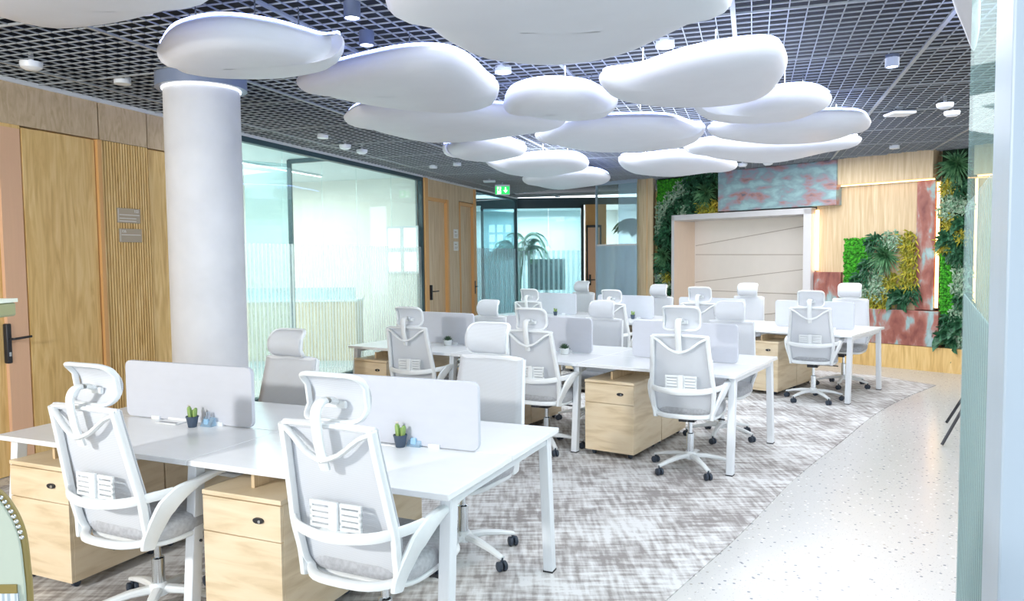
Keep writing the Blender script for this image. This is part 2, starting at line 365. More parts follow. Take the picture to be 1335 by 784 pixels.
# left wall, wooden part
bm = B(); bA(bm, -6.0, -1.1, 0.0, 0.2, 0, H); bA(bm, 0.14, 2.62, 0.05, 0.2, 0, H); bA(bm, -1.1, 0.14, 0.0, 0.2, 2.63, H); bA(bm, -1.1, 0.14, 0.12, 0.2, 0, 2.63); struct('wall_left', bm, VENEER)
for n_, (s0, s1) in enumerate(((-1.1, 0.86), (0.875, 1.405), (1.42, 2.62))):
    bm = B(); bA(bm, s0, s1, -0.012 if n_ < 2 else -0.006, 0.06, 2.655, 2.965); struct('trim_%d' % (n_+1), bm, HEADV, bevel=0.002)
bm = B(); bA(bm, 0.15, 0.82, -0.004, 0.05, 0.0, 2.64); struct('trim_4', bm, VENEER)
bm = B(); bA(bm, 0.83, 0.868, -0.03, 0.05, 0.0, 2.65); struct('trim_5', bm, ORANGE)
bm = B(); bA(bm, 1.42, 2.62, -0.004, 0.05, 0.0, 2.64); struct('trim_6', bm, VENEER)
bm = B()
for k in range(18): bA(bm, 0.876+k*0.0296, 0.876+k*0.0296+0.0200, -0.018, 0.03, 0.0, 2.65)
struct('trim_7', bm, VENEER)
bm = B(); bA(bm, 0.87, 1.41, 0.03, 0.05, 0, 2.65); struct('trim_8', bm, plain('dark_slat_gap', (0.12, 0.07, 0.03), 0.8))
bm = B(); bA(bm, -6, 12.9, -0.03, 0.02, 2.965, 3.0); struct('trim_9', bm, SKIRTM)
# door 1 (left edge of the view)
bm = B(); bA(bm, -1.0, -0.035, 0.03, 0.07, 0.005, 2.62); d1 = struct('door_1', bm, VENEER)
bm = B(); bA(bm, -0.035, 0.138, 0.0, 0.11, 0.0, 2.63); obj('door_jamb', bm, PEACH, d1, smooth=False)
bm = B(); bA(bm, -0.052, -0.012, -0.012, 0.03, 0.86, 1.16)
hp = obj('handle_plate', bm, BLACK, d1, bevel=0.008)
bm = B(); sweep(bm, spline([PA(-0.03, 0.0, 1.045), PA(-0.03, -0.055, 1.045), PA(0.0, -0.06, 1.047), PA(0.11, -0.06, 1.052)], 5), 0.008, 0.009); obj('lever', bm, BLACK, hp)
bm = B(); bA(bm, -0.042, -0.024, -0.014, -0.011, 0.915, 0.945); obj('key_cylinder', bm, CHROME, hp)
# wall signs beside door 1
def wall_sign(s0, s1, z0, z1, label, num, right):
    t = thing('door_sign', label, 'sign', PA(s0, -0.022, z0), RA)
    wd, hh = s1-s0, z1-z0
    bm = B(); box(bm, 0, wd, -0.008, 0.004, 0, hh); obj('plate', bm, SIGNB, t, bevel=0.003)
    bm = B(); box(bm, 0.008, 0.011, -0.0095, -0.0079, 0.008, hh-0.008)
    for q, zz in enumerate((0.62, 0.38, 0.2) if right else (0.62,)):
        z = hh*zz-0.012; box(bm, 0.02, wd-(0.015 if q == 0 else 0.05), -0.0095, -0.0079, z, z+0.005)
    obj('print_lines', bm, SIGNT, t, smooth=False)
    text('number', num, 0.036, SIGNT, t, ((wd-0.075) if right else 0.02, -0.0085, hh-0.036), (PI/2, 0, 0))
wall_sign(1.015, 1.275, 1.955, 2.085, 'taupe room sign with three white text lines on the slatted panel, upper of two', '103', True)
wall_sign(1.03, 1.285, 1.785, 1.905, 'taupe room sign with one white line on the slatted panel, lower of two', '106', False)

# left wall, glazed part
bm = B(); bA(bm, 2.62, 7.5, -0.02, 0.06, 2.905, 2.965); bA(bm, 7.48, 7.53, -0.02, 0.06, 0, 2.965); bA(bm, 2.62, 2.67, -0.02, 0.06, 0, 2.965); bA(bm, 2.62, 7.5, -0.02, 0.06, 0, 0.05)
win1 = struct('window_1', bm, TEALD)
cuts = [2.67, 3.55, 4.42, 5.32, 6.4, 7.48]
for s0, s1 in zip(cuts, cuts[1:]):
    bm = B(); bA(bm, s0+0.004, s1-0.004, 0.012, 0.024, 0.05, 2.905); pn = obj('glass_pane', bm, GLASS, win1, smooth=False)
bm = B(); rot_box(bm, (0, 0), (1, 0), (0, 1), 2.68, 7.47, 0.006, 0.009, 0.06, 1.80)
fm = obj('frosted_film', bm, FILM, win1, smooth=False); fm.location = A0; fm.rotation_euler = (0, 0, RA)
# wooden door block
bm = B(); bA(bm, 7.53, 10.1, 0.06, 0.2, 0, H); bA(bm, 7.53, 7.66, -0.05, 0.1, 0, 2.965); bA(bm, 10.0, 10.1, -0.02, 0.1, 0, 2.965)
struct('wall_left_doors', bm, ORANGE)
bm = B(); bA(bm, 7.66, 8.66, 0.0, 0.08, 2.66, 2.965); bA(bm, 8.665, 9.2, 0.0, 0.08, 0, 2.965); bA(bm, 9.205, 10.0, 0.0, 0.08, 2.68, 2.965); struct('trim_10', bm, VENEER_L)
for num, (s0, s1, hs) in enumerate(((7.70, 8.57, 7.80), (9.24, 9.93, 9.95))):
    bm = B(); bA(bm, s0+0.02, s1-0.02, 0.03, 0.07, 0.0, 2.60); dd = struct('door_%d' % (num+2), bm, VENEER_L)
    bm = B(); bA(bm, s0-0.03, s0+0.02, -0.01, 0.09, 0, 2.66); bA(bm, s1-0.02, s1+0.06, -0.03, 0.09, 0, 2.66); bA(bm, s0-0.03, s1+0.06, -0.01, 0.09, 2.60, 2.66); obj('door_frame', bm, ORANGE, dd, smooth=False)
    bm = B(); bA(bm, hs-0.02, hs+0.02, -0.04, 0.03, 0.88, 1.14); hp = obj('handle_plate', bm, BLACK, dd, bevel=0.005)
    sg = 1 if num == 0 else -1
    bm = B(); sweep(bm, [PA(hs, -0.05, 1.03), PA(hs, -0.09, 1.03), PA(hs+sg*0.03, -0.1, 1.03), PA(hs+sg*0.14, -0.1, 1.03)], 0.01, 0.01); obj('lever', bm, BLACK, hp)
for z0, nm in ((1.97, 'small square white door sign on the far wooden wall, upper one'), (1.74, 'small square white door sign on the far wooden wall, lower one')):
    t = thing('door_sign', nm, 'sign', PA(8.90, -0.012, z0), RA)
    bm = B(); box(bm, 0, 0.2, -0.008, 0.01, 0, 0.17); obj('plate', bm, SIGNT, t, bevel=0.003)
    bm = B(); box(bm, 0.02, 0.12, -0.0095, -0.0079, 0.11, 0.125); box(bm, 0.02, 0.16, -0.0095, -0.0079, 0.06, 0.068); box(bm, 0.02, 0.14, -0.0095, -0.0079, 0.035, 0.043); obj('print_lines', bm, SIGNB, t, smooth=False)

# lobby behind the glass
bm = B(); bA(bm, 7.40, 7.47, 0.07, 6.2, 0, H); struct('wall_lobby_end', bm, CREAM)
bm = B(); bA(bm, 1.9, 7.4, 5.6, 5.75, 0, H); struct('wall_lobby_back', bm, CREAM)
bm = B(); bA(bm, 2.3, 2.45, 0.2, 5.6, 0, H); struct('wall_lobby_near', bm, PALEW)
bm = B(); bA(bm, 2.3, 7.4, 0.08, 5.75, 2.96, 3.02); struct('ceiling_lobby', bm, PALEW)
bm = B(); bA(bm, 7.37, 7.40, 0.1, 5.6, 0.0, 0.1); struct('baseboard_lobby', bm, SKIRTM)
for q in range(2):
    t = thing('linear_light', ('long slim ceiling light in the glazed lobby, nearer the glass', 'long slim ceiling light in the glazed lobby, farther from the glass')[q], 'ceiling light', PA(2.9, 1.3+q*1.9, 2.93), RA)
    bm = B(); box(bm, 0, 3.6, -0.03, 0.03, 0.0, 0.03); obj('housing', bm, SKIRTM, t); bm = B(); box(bm, 0.02, 3.58, -0.022, 0.022, -0.006, 0.0); obj('diffuser', bm, LINEL, t)
# black framed opening and teal glass screen inside the lobby
P1 = at(430, 207, 2.93); P2 = at(377, 211, 2.93)
bm = B()
sweep(bm, [P1, P2], 0.03, 0.03, seg=4, power=8); sweep(bm, [P2 + Vector((0, 0, 0.02)), Vector((P2.x, P2.y, 0.0))], 0.03, 0.03, seg=4, power=8, up=(0, 1, 0))
ls = struct('door_4', bm, TEALD)
P3 = at(318, 206, 2.93)
du = (P3 - P2); du.z = 0; ln = du.length; du.normalize(); dn = Vector((-du.y, du.x, 0))
bm = B(); rot_box(bm, P2, du, dn, 0.03, ln, -0.006, 0.006, 0.02, 2.9); obj('glass_pane', bm, GLASSL, ls, smooth=False)
# reception counter in the lobby
cb0 = at(322, 480, 0); cb1 = at(466, 479, 0); cu_ = (cb1-cb0); cl = cu_.length; cu_.normalize(); rc = math.atan2(cu_.y, cu_.x)
t = thing('reception_counter', 'long pale wooden counter behind the frosted glass wall', 'counter', cb0, rc)
for q in range(5):
    bm = B(); box(bm, q*cl/5+0.003, (q+1)*cl/5-0.003, 0.0, 0.5, 0.10, 0.98); obj('front_panel', bm, VENEER_L, t, smooth=False, bevel=0.003)
bm = B(); box(bm, 0.0, cl, 0.03, 0.47, 0, 0.10); obj('plinth', bm, SKIRTM, t, smooth=False)
bm = B(); box(bm, -0.02, cl+0.02, -0.02, 0.52, 0.98, 1.01); obj('counter_top', bm, PALEW, t, smooth=False)
bm = B(); box(bm, 0.0, cl, 0.0, 0.012, 1.01, 1.19); obj('glass_upstand', bm, GLASSF, t, smooth=False)
# window reflection in the glass, built as glowing panes on the end wall
def window_reflection(name, o, u, n, a0, a1, z0, z1, nv, nh):
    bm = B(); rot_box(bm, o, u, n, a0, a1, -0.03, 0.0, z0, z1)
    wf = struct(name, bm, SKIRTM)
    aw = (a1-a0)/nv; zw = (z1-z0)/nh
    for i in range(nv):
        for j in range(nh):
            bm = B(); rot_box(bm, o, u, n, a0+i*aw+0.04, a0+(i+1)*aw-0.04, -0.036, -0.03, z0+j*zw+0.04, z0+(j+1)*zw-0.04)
            obj('pane', bm, WINREF, wf, smooth=False)
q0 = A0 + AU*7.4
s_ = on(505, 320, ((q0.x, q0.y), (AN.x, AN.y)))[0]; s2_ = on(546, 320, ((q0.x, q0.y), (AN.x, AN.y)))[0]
window_reflection('lobby_window_reflection', q0, AN, AU, min(s_, s2_), max(s_, s2_), 1.35, 2.15, 2, 2)

# far corner: glass continuing, then black framed meeting room
AC = PA(12.9)
bm = B(); bA(bm, 10.1, 12.9, -0.02, 0.06, 2.92, 2.965); bA(bm, 12.86, 12.9, -0.02, 0.06, 0, 2.965); win3 = struct('window_3', bm, TEALD)
for s0, s1 in ((10.12, 11.4), (11.42, 12.86)):
    bm = B(); bA(bm, s0, s1, 0.012, 0.024, 0.0, 2.92); obj('glass_pane', bm, GLASST, win3, smooth=False)
bm = B(); box(bm, 10.12, 12.85, 0.004, 0.008, 0.02, 1.8); fm = obj('frosted_film', bm, FILMB, win3, smooth=False); fm.location = A0; fm.rotation_euler = (0, 0, RA)
YM = 18.6
xl = aty(627, 300, YM).x; xr = aty(761, 300, YM).x
bm = B()
box(bm, xl, xr, YM-0.04, YM+0.04, 2.78, 2.86); box(bm, xl, xl+0.07, YM-0.04, YM+0.04, 0, 2.86); box(bm, xr-0.07, xr, YM-0.04, YM+0.04, 0, 2.86)
win4 = struct('window_4', bm, TEALD)
nx = 3
for i in range(nx):
    x0 = xl+0.07+(xr-xl-0.14)*i/nx; x1 = xl+0.07+(xr-xl-0.14)*(i+1)/nx
    bm = B(); box(bm, x0+0.004, x1-0.004, YM-0.006, YM+0.006, 0, 2.78); obj('glass_pane', bm, GLASST, win4, smooth=False)
bm = B(); box(bm, xl+0.08, xr-0.08, YM-0.012, YM-0.009, 0.02, 1.75); obj('frosted_film', bm, film('thin_striped_film', 0.04, 0.42, (0.75, 0.9, 0.92), 2.6), win4, smooth=False)
bm = B(); box(bm, -4.5, xr+1.4, YM-0.02, YM+0.04, 2.86, 3.02); struct('trim_11', bm, TEALD)
bm = B(); box(bm, -5.0, 5.0, 23.0, 23.2, 0, H); struct('wall_meeting_back', bm, PALEW)
bm = B(); box(bm, 3.2, 3.35, 17.0, 23.0, 0, H); struct('wall_meeting_right', bm, PALEW)
bm = B(); box(bm, -5.0, -4.85, 18.7, 23.0, 0, H); struct('wall_meeting_left', bm, PALEW)
bm = B(); box(bm, -5.0, 5.0, YM+0.05, 23.2, 2.98, 3.04); struct('ceiling_meeting', bm, PALEW)
# door wall right of the meeting room
xd0 = aty(763, 300, YM).x; xd1 = aty(790, 300, YM).x
bm = B(); box(bm, xd0, xd1, YM-0.08, YM+0.05, 0, 2.86); struct('wall_far_door', bm, ORANGE)
bm = B(); box(bm, xd0+0.05, xd0+0.34, YM-0.12, YM-0.08, 0.0, 2.3); dd = struct('door_5', bm, PEACH)
bm = B(); box(bm, xd0+0.02, xd0+0.05, YM-0.13, YM-0.08, 0.0, 2.36); box(bm, xd0+0.34, xd0+0.38, YM-0.13, YM-0.08, 0.0, 2.36); box(bm, xd0+0.02, xd0+0.38, YM-0.13, YM-0.08, 2.3, 2.36); obj('door_frame', bm, BLACK, dd, smooth=False)
bm = B(); box(bm, xd0+0.08, xd0+0.12, YM-0.16, YM-0.12, 0.9, 1.16); obj('handle_plate', bm, BLACK, dd)
bm = B(); box(bm, xd0+0.05, xd0+0.22, YM-0.18, YM-0.16, 1.02, 1.045); obj('lever', bm, BLACK, dd)
# meeting room contents: screen and palm
yt = 20.2
tx0, tz1 = aty(688, 338, yt).x, aty(688, 338, yt).z; tx1, tz0 = aty(737, 378, yt).x, aty(737, 378, yt).z
t = thing('display_screen', 'large dark flat screen on a pale stand in the far meeting room', 'screen', ((tx0+tx1)/2, yt, 0))
hw = (tx1-tx0)/2
bm = B(); box(bm, -hw, hw, -0.03, 0.03, tz0, tz1); obj('casing', bm, BLACK, t, bevel=0.01)
bm = B(); box(bm, -hw+0.02, hw-0.02, -0.034, -0.03, tz0+0.02, tz1-0.02); obj('screen_glass', bm, TV, t, smooth=False)
bm = B(); box(bm, -0.04, 0.04, 0.03, 0.08, 0.05, tz1-0.3); box(bm, -0.45, 0.45, -0.2, 0.3, 0.0, 0.05); obj('stand', bm, SKIRTM, t)
bm = B(); box(bm, -0.4, 0.4, -0.15, 0.05, tz0-0.12, tz0-0.09); obj('shelf', bm, SKIRTM, t)
window_reflection('far_window_reflection', Vector((0, 23.0, 0)), Vector((1, 0, 0)), Vector((0, 1, 0)), aty(636, 300, 23).x, aty(668, 300, 23).x, aty(636, 330, 23).z, aty(636, 292, 23).z, 3, 3)  # far window reflection, also built as glowing panes on the wall

def leaf_blade(bm, base, d, length, width, droop, seg=4, up=Vector((0, 0, 1))):
    d = Vector(d).normalized(); side = d.cross(up)
    if side.length < 0.1: side = d.cross(Vector((1, 0, 0)))
    side.normalize(); prev = None
    for k in range(seg+1):
        t = k/seg; p = Vector(base) + d*length*t - Vector((0, 0, 1))*droop*length*t*t
        ww = width*(math.sin(PI*min(1, t*0.86+0.14)))**0.8*0.5 + 0.0005
        a = bm.verts.new(p - side*ww); b_ = bm.verts.new(p + side*ww); c = bm.verts.new(p + up.cross(side).cross(side)*-0.0 + Vector((0, 0, -ww*0.25)))
        if prev: bm.faces.new((prev[0], prev[2], c, a)); bm.faces.new((prev[2], prev[1], b_, c))
        prev = (a, b_, c)
def palm_plant(name, label, loc, h, r, group=None, pot=POTW):
    t = thing(name, label, 'plant', loc, group=group)
    bm = B(); lathe(bm, [(0.10, 0), (0.15, 0.02), (0.19, 0.34), (0.17, 0.34), (0.16, 0.30), (0.001, 0.30)], 20); obj('pot', bm, pot, t)
    bm = B()
    for k in range(15):
        a = k*2.4; el = 0.75+0.5*random.random(); L_ = r*(0.8+0.4*random.random())
        hd = Vector((math.cos(a), math.sin(a), 0)); top = Vector((0, 0, h*(0.62+0.2*random.random())))
        path = [Vector((0.03*math.cos(a), 0.03*math.sin(a), 0.3)), top*0.6+hd*0.05, top+hd*0.12]
        for i in range(1, 9):
            u = i/8; path.append(top + hd*(0.12+L_*u) + Vector((0, 0, h*0.36*(u-u*u*1.15))))
        sweep(bm, path, 0.008, 0.008, seg=5)
        for i in range(3, len(path)):
            u = (i-3)/8
            for sg in (-1, 1):
                for q in range(3):
                    sd = Vector((-hd.y, hd.x, 0))*sg
                    leaf_blade(bm, path[i].lerp(path[i-1], q*0.33), sd*0.8+hd*0.5+Vector((0, 0, 0.15)), 0.34*(1-0.5*u), 0.055, 0.5, 3)
    obj('fronds', bm, PALM, t)
    return t
pp = at(668, 440, 0)
palm_plant('potted_palm', 'tall green palm in a pot inside the far glass meeting room', (aty(677, 350, 19.4).x, 19.4, 0), 2.5, 0.6)

# glass box and wooden column left of the green wall
g0 = at(777, 240, 2.97); g1 = at(830, 235, 2.97)
gu = (g1-g0); gu.z = 0; gl_ = gu.length; gu.normalize(); gn = Vector((-gu.y, gu.x, 0))
if gn.y < 0: gn = -gn
bm = B(); rot_box(bm, g0, gu, gn, 0, gl_, -0.01, 0.02, 2.93, 3.0); rot_box(bm, g0, gu, gn, -0.01, 0.02, -0.01, 0.03, 0, 3.0); win6 = struct('window_6', bm, PALEF)
bm = B(); rot_box(bm, g0, gu, gn, 0.02, gl_*0.55, 0.0, 0.012, 0, 2.93); obj('glass_pane', bm, GLASS, win6, smooth=False)
bm = B(); rot_box(bm, g0, gu, gn, gl_*0.55+0.01, gl_, 0.0, 0.012, 0, 2.93); obj('glass_pane', bm, GLASSF, win6, smooth=False)
bm = B(); rot_box(bm, g0, gu, gn, 0.02, gl_, -0.006, -0.003, 0.02, 1.80); obj('frosted_film', bm, film('dense_blue_film', 0.78, 0.92, (0.66, 0.82, 0.92), 2.0), win6, smooth=False)
bm = B(); rot_box(bm, g0, gu, gn, 0.02, gl_, -0.01, 0.016, 1.80, 1.83); obj('rail', bm, SKIRTM, win6, smooth=False)
bk = g0 + gn*1.6
bm = B(); rot_box(bm, bk, gu, gn, -0.2, gl_+0.8, 0.0, 0.1, 0, 2.9); struct('wall_booth', bm, VENEER)
c0 = at(830, 234, 3.0); c1 = at(842, 233, 3.0); c2 = at(852, 232, 3.0)
bm = B(); prism(bm, [(c0.x, c0.y), (c1.x, c1.y), (B0.x, B0.y), (B0.x+0.1, B0.y+0.3), (c0.x+0.1, c0.y+0.4)], 0, H); struct('trim_12', bm, VENEER_L)
bm = B(); sweep(bm, [Vector((c1.x+0.02, c1.y-0.01, 0)), Vector((c1.x+0.02, c1.y-0.01, 3.0))], 0.012, 0.012, seg=4, up=(0, 1, 0)); struct('trim_13', bm, ORANGE)
pos = g0 + gu*(gl_*0.62) + gn*0.7
palm_plant('potted_palm', 'small palm behind the glass booth beside the wooden column', (pos.x, pos.y, 1.3-0.0), 1.15, 0.3)
t = thing('booth_shelf', 'pale storage cabinet behind the frosted booth glass', 'cabinet', (pos.x, pos.y, 0), math.atan2(gu.y, gu.x))
bm = B(); box(bm, -0.55, 0.35, -0.2, 0.25, 0.05, 1.3); obj('body', bm, PALEF, t, bevel=0.01)
bm = B(); box(bm, -0.52, -0.1, -0.215, -0.2, 0.1, 1.25); obj('door', bm, PALEF, t, bevel=0.004)
bm = B(); box(bm, -0.09, 0.32, -0.215, -0.2, 0.1, 1.25); obj('door', bm, PALEF, t, bevel=0.004)
bm = B(); box(bm, -0.55, 0.35, -0.18, 0.23, 0.0, 0.05); obj('plinth', bm, BLACK, t)

# back wall with its panels
bm = B(); bB(bm, 0.0, 0.42, 0.30, 0.45, 0, H); bB(bm, 0.42, 2.96, 0.30, 0.45, 2.31, H); bB(bm, 2.96, 7.6, 0.30, 0.45, 0, H); struct('wall_back', bm, VENEER_L)
bm = B(); bB(bm, 2.95, 7.6, 0.0, 0.30, 0, 0.33); struct('baseboard_back', bm, VENEER)
bm = B(); bB(bm, 3.35, 4.64, -0.02, 0.30, 2.62, H); bB(bm, 5.13, 7.6, -0.02, 0.30, 2.62, H); struct('trim_14', bm, VENEER_L)
bm = B(); bB(bm, 2.98, 4.40, 0.12, 0.30, 0.33, 2.62); bB(bm, 5.13, 7.6, 0.12, 0.30, 0.33, 2.62); struct('trim_15', bm, VENEER_L)
# led strips
def strip(s0, s1, d, z0, z1, label, dd=0.02):
    t = thing('led_strip', label, 'light', PB(s0, d, z0), RB, 'warm led strips on the back wall')
    wd = s1-s0; hh = z1-z0
    bm = B(); box(bm, 0, wd, dd*0.5, dd, 0, hh); obj('channel', bm, SKIRTM, t, smooth=False)
    bm = B(); box(bm, 0.003, wd-0.003, 0, dd*0.5, 0.003, hh-0.003); obj('diffuser', bm, LEDW, t, smooth=False)
strip(1.315, 1.35, 0.04, 2.34, 2.97, 'vertical warm light strip between green wall and large copper panel')
strip(2.965, 3.02, 0.10, 1.36, 2.28, 'vertical warm light strip along the right edge of the recessed screen niche')
strip(4.655, 4.70, 0.09, 0.86, 2.58, 'vertical warm light strip on the left side of the tall narrow green wall')
strip(5.115, 5.15, 0.09, 0.83, 2.58, 'vertical warm light strip on the right side of the tall narrow green wall')
strip(3.36, 4.64, 0.06, 2.598, 2.618, 'horizontal warm light strip under the oak soffit')
strip(5.15, 6.4, 0.06, 2.598, 2.618, 'horizontal warm light strip behind the grey glass')
# screen niche
bm = B()
bB(bm, 0.42, 0.47, -0.03, 0.66, 0, 2.30); bB(bm, 2.84, 2.96, -0.03, 0.66, 0, 2.30); bB(bm, 0.42, 2.96, -0.03, 0.66, 2.22, 2.31)
struct('trim_16', bm, NICHEF)
bm = B(); bB(bm, 0.47, 2.84, 0.60, 0.66, 0.0, 2.22); struct('trim_17', bm, NICHE)
bm = B()
def seam(bm, a, b):
    (s0, z0), (s1, z1) = a, b
    P, Q = PB(s0, 0.597, z0), PB(s1, 0.597, z1)
    sweep(bm, [P, Q], 0.004, 0.006, seg=4, power=8)
for a, b in (((0.5, 1.62), (2.83, 1.60)), ((0.5, 1.78), (2.83, 2.10)), ((0.5, 0.98), (2.83, 0.96)), ((0.5, 1.12), (2.83, 1.40)), ((0.5, 0.4), (2.83, 0.75))): seam(bm, a, b)
struct('trim_18', bm, SEAM)
bm = B(); bB(bm, 0.47, 0.476, -0.02, 0.60, 0, 2.21); struct('trim_19', bm, plain('warm_lit_niche_side', (0.80, 0.64, 0.50), 0.5))  # warm glow on the niche side is put into this colour
# copper panels
def cpanel(s0, s1, d, z0, z1, mat, label):
    bm = B(); box(bm, 0, s1-s0, 0, 0.27-d, 0, z1-z0)
    o = obj('copper_panel', bm, mat, bevel=0.004, loc=PB(s0, d, z0), rz=RB); tag(o, label, 'wall panel')
cpanel(1.37, 3.35, -0.06, 2.33, 2.985, COPPER, 'large green and copper patina panel at the top of the back wall')
cpanel(4.41, 4.645, 0.08, 0.83, 2.595, COPPERR, 'tall narrow rusty patina panel beside the light strip')
cpanel(3.39, 4.74, 0.0, 0.335, 0.82, COPPERR, 'low wide rusty patina panel under the square green wall')
cpanel(2.97, 3.385, 0.05, 0.82, 1.34, COPPERR, 'small square reddish patina panel right of the screen niche')
# planted wall
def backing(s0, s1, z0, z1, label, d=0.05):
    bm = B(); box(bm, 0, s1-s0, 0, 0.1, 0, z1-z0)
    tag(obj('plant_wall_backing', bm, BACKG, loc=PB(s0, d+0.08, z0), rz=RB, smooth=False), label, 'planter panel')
backing(0.0, 0.42, 0.9, 2.985, 'dark planted backing left of the screen niche')
backing(0.42, 1.31, 2.33, 2.985, 'dark planted backing above the screen niche')
backing(3.39, 4.405, 0.83, 1.86, 'dark planted backing of the square green wall')
backing(4.705, 5.11, 0.335, 2.985, 'dark planted backing of the tall narrow green wall')
def moss(poly, label):
    s_a = min(p[0] for p in poly); z_a = min(p[1] for p in poly); s_b = max(p[0] for p in poly); z_b = max(p[1] for p in poly)
    def inside(x, y):
        c = False; n = len(poly)
        for i in range(n):
            (x1, y1), (x2, y2) = poly[i], poly[(i+1) % n]
            if (y1 > y) != (y2 > y) and x < (x2-x1)*(y-y1)/(y2-y1)+x1: c = not c
        return c
    bm = B(); step = 0.028; n = 0
    for i in range(int((s_b-s_a)/step)):
        for j in range(int((z_b-z_a)/step)):
            s, z = s_a+(i+0.5)*step, z_a+(j+0.5)*step
            if not inside(s, z): continue
            r = step*random.uniform(0.7, 1.1)
            m_ = Matrix.Translation((s-s_a+random.uniform(-.008, .008), 0.12-random.uniform(0.0, .03), z-z_a+random.uniform(-.008, .008))) @ Matrix.Diagonal((r, r*1.2, r, 1))
            bmesh.ops.create_icosphere(bm, subdivisions=1, radius=1, matrix=m_)
    tag(obj('moss_patch', bm, MOSS, loc=PB(s_a, 0.0, z_a), rz=RB), label, 'moss', 'moss patches in the planted walls', None)
moss([(0.02, 2.98), (0.9, 2.98), (0.45, 2.75), (0.02, 2.45)], 'bright green moss patch at the top left corner of the planted wall')
moss([(3.41, 1.85), (3.85, 1.85), (3.80, 1.55), (3.60, 1.25), (3.41, 1.05)], 'bright green moss patch at the left of the square green wall')
moss([(4.72, 1.6), (4.9, 1.45), (4.93, 1.0), (4.82, 0.62), (4.72, 0.7)], 'bright green moss patch low in the tall narrow green wall')

def make_spiky():
    bm = B()
    for k in range(150):
        a = random.uniform(0, 2*PI); e = random.uniform(0.05, 1.35)
        d = (math.cos(a)*math.cos(e), -math.sin(e)*0.9, math.sin(a)*math.cos(e))
        leaf_blade(bm, (0, 0, 0), d, random.uniform(0.2, 0.3), 0.016, 0.25, 4, up=Vector((0, 1, 0.01)))
    return bm
def make_leafy(n, L_, wdt, sp):
    bm = B()
    for k in range(n):
        a = random.uniform(0, 2*PI); e = random.uniform(0.1, 1.3); r = sp*math.sqrt(random.random()); b_ = random.uniform(0, 2*PI)
        d = (math.cos(a)*math.cos(e), -math.sin(e), math.sin(a)*math.cos(e))
        leaf_blade(bm, (r*math.cos(b_), random.uniform(-0.05, 0.02), r*math.sin(b_)), d, L_*random.uniform(.7, 1.2), wdt, 0.3, 3, up=Vector((0.2, 1, 0.1)))
    return bm
KIND = {
 'spiky': (make_spiky, L_SPIKE, 'fan_palm', 'spiky dark green fan palm tuft'),
 'broad': (lambda: make_leafy(34, 0.17, 0.10, 0.10), L_DARK, 'broad_leaf_plant', 'broad dark green leafy plant'),
 'var': (lambda: make_leafy(110, 0.07, 0.032, 0.13), L_VAR, 'variegated_plant', 'whitish green variegated plant'),
 'yellow': (lambda: make_leafy(120, 0.09, 0.02, 0.12), L_YEL, 'yellow_fern', 'feathery yellow green fern'),
 'fern': (lambda: make_leafy(90, 0.11, 0.03, 0.12), L_DARK, 'dark_fern', 'small leaved dark green fern'),
}
proto = {}
def wallplant(kind, s, z, sc, where, group):
    mk, mat, nm, lb = KIND[kind]
    if kind not in proto:
        o = obj(nm, mk(), mat); proto[kind] = o
    else:
        o = proto[kind].copy(); COL.objects.link(o)
    o.location = PB(s, 0.07, z); o.scale = (sc, sc*0.8, sc)
    o.rotation_euler = (0, 0, RB)
    o.delta_rotation_euler = (0, 0, 0)
    o['label'] = lb + ' ' + where; o['category'] = 'plant'; o['group'] = group
def region(grp, where, items):
    cnt = {}
    ords = ['uppermost', 'second from the top', 'third from the top', 'fourth from the top', 'fifth from the top', 'sixth from the top', 'seventh from the top', 'eighth from the top']
    for kind, s, z, sc in sorted(items, key=lambda q: (-q[2], q[1])):
        n_ = cnt.get(kind, 0); cnt[kind] = n_+1; tot = sum(1 for q in items if q[0] == kind)
        wallplant(kind, s, z, sc, where + ((', ' + (ords[n_] if n_ < tot-1 else 'lowest of its kind')) if tot > 1 else ''), grp + ' ' + KIND[kind][2].replace('_', ' ') + 's')
L1 = [('spiky', 1.06, 2.66, 1.0)]
for s, z, k in ((0.15, 2.45, 'var'), (0.35, 2.62, 'var'), (0.55, 2.78, 'var'), (0.75, 2.88, 'fern'), (0.6, 2.55, 'fern'), (0.42, 2.42, 'fern'), (0.78, 2.62, 'fern'), (0.8, 2.42, 'fern'),
                (0.95, 2.9, 'fern'), (1.2, 2.88, 'fern'), (1.0, 2.42, 'yellow'), (1.2, 2.42, 'yellow'), (0.62, 2.42, 'var')): L1.append((k, s, z, 1.0))
region('upper left green wall', 'above the screen niche', L1)
region('left green column', 'left of the screen niche', [('spiky', 0.18, 1.62, 0.85), ('var', 0.13, 2.28, 0.85), ('fern', 0.27, 2.25, 0.85), ('var', 0.11, 2.1, 0.85), ('broad', 0.25, 2.02, 0.85), ('fern', 0.11, 1.92, 0.85), ('fern', 0.27, 1.84, 0.85),
                ('fern', 0.10, 1.4, 0.85), ('fern', 0.27, 1.38, 0.85), ('var', 0.11, 1.22, 0.85), ('yellow', 0.25, 1.22, 0.85), ('var', 0.24, 1.08, 0.85), ('broad', 0.14, 1.02, 0.85), ('fern', 0.25, 0.95, 0.85)])
L2 = [('spiky', 4.02, 1.58, 1.05), ('broad', 4.22, 0.98, 1.0)]
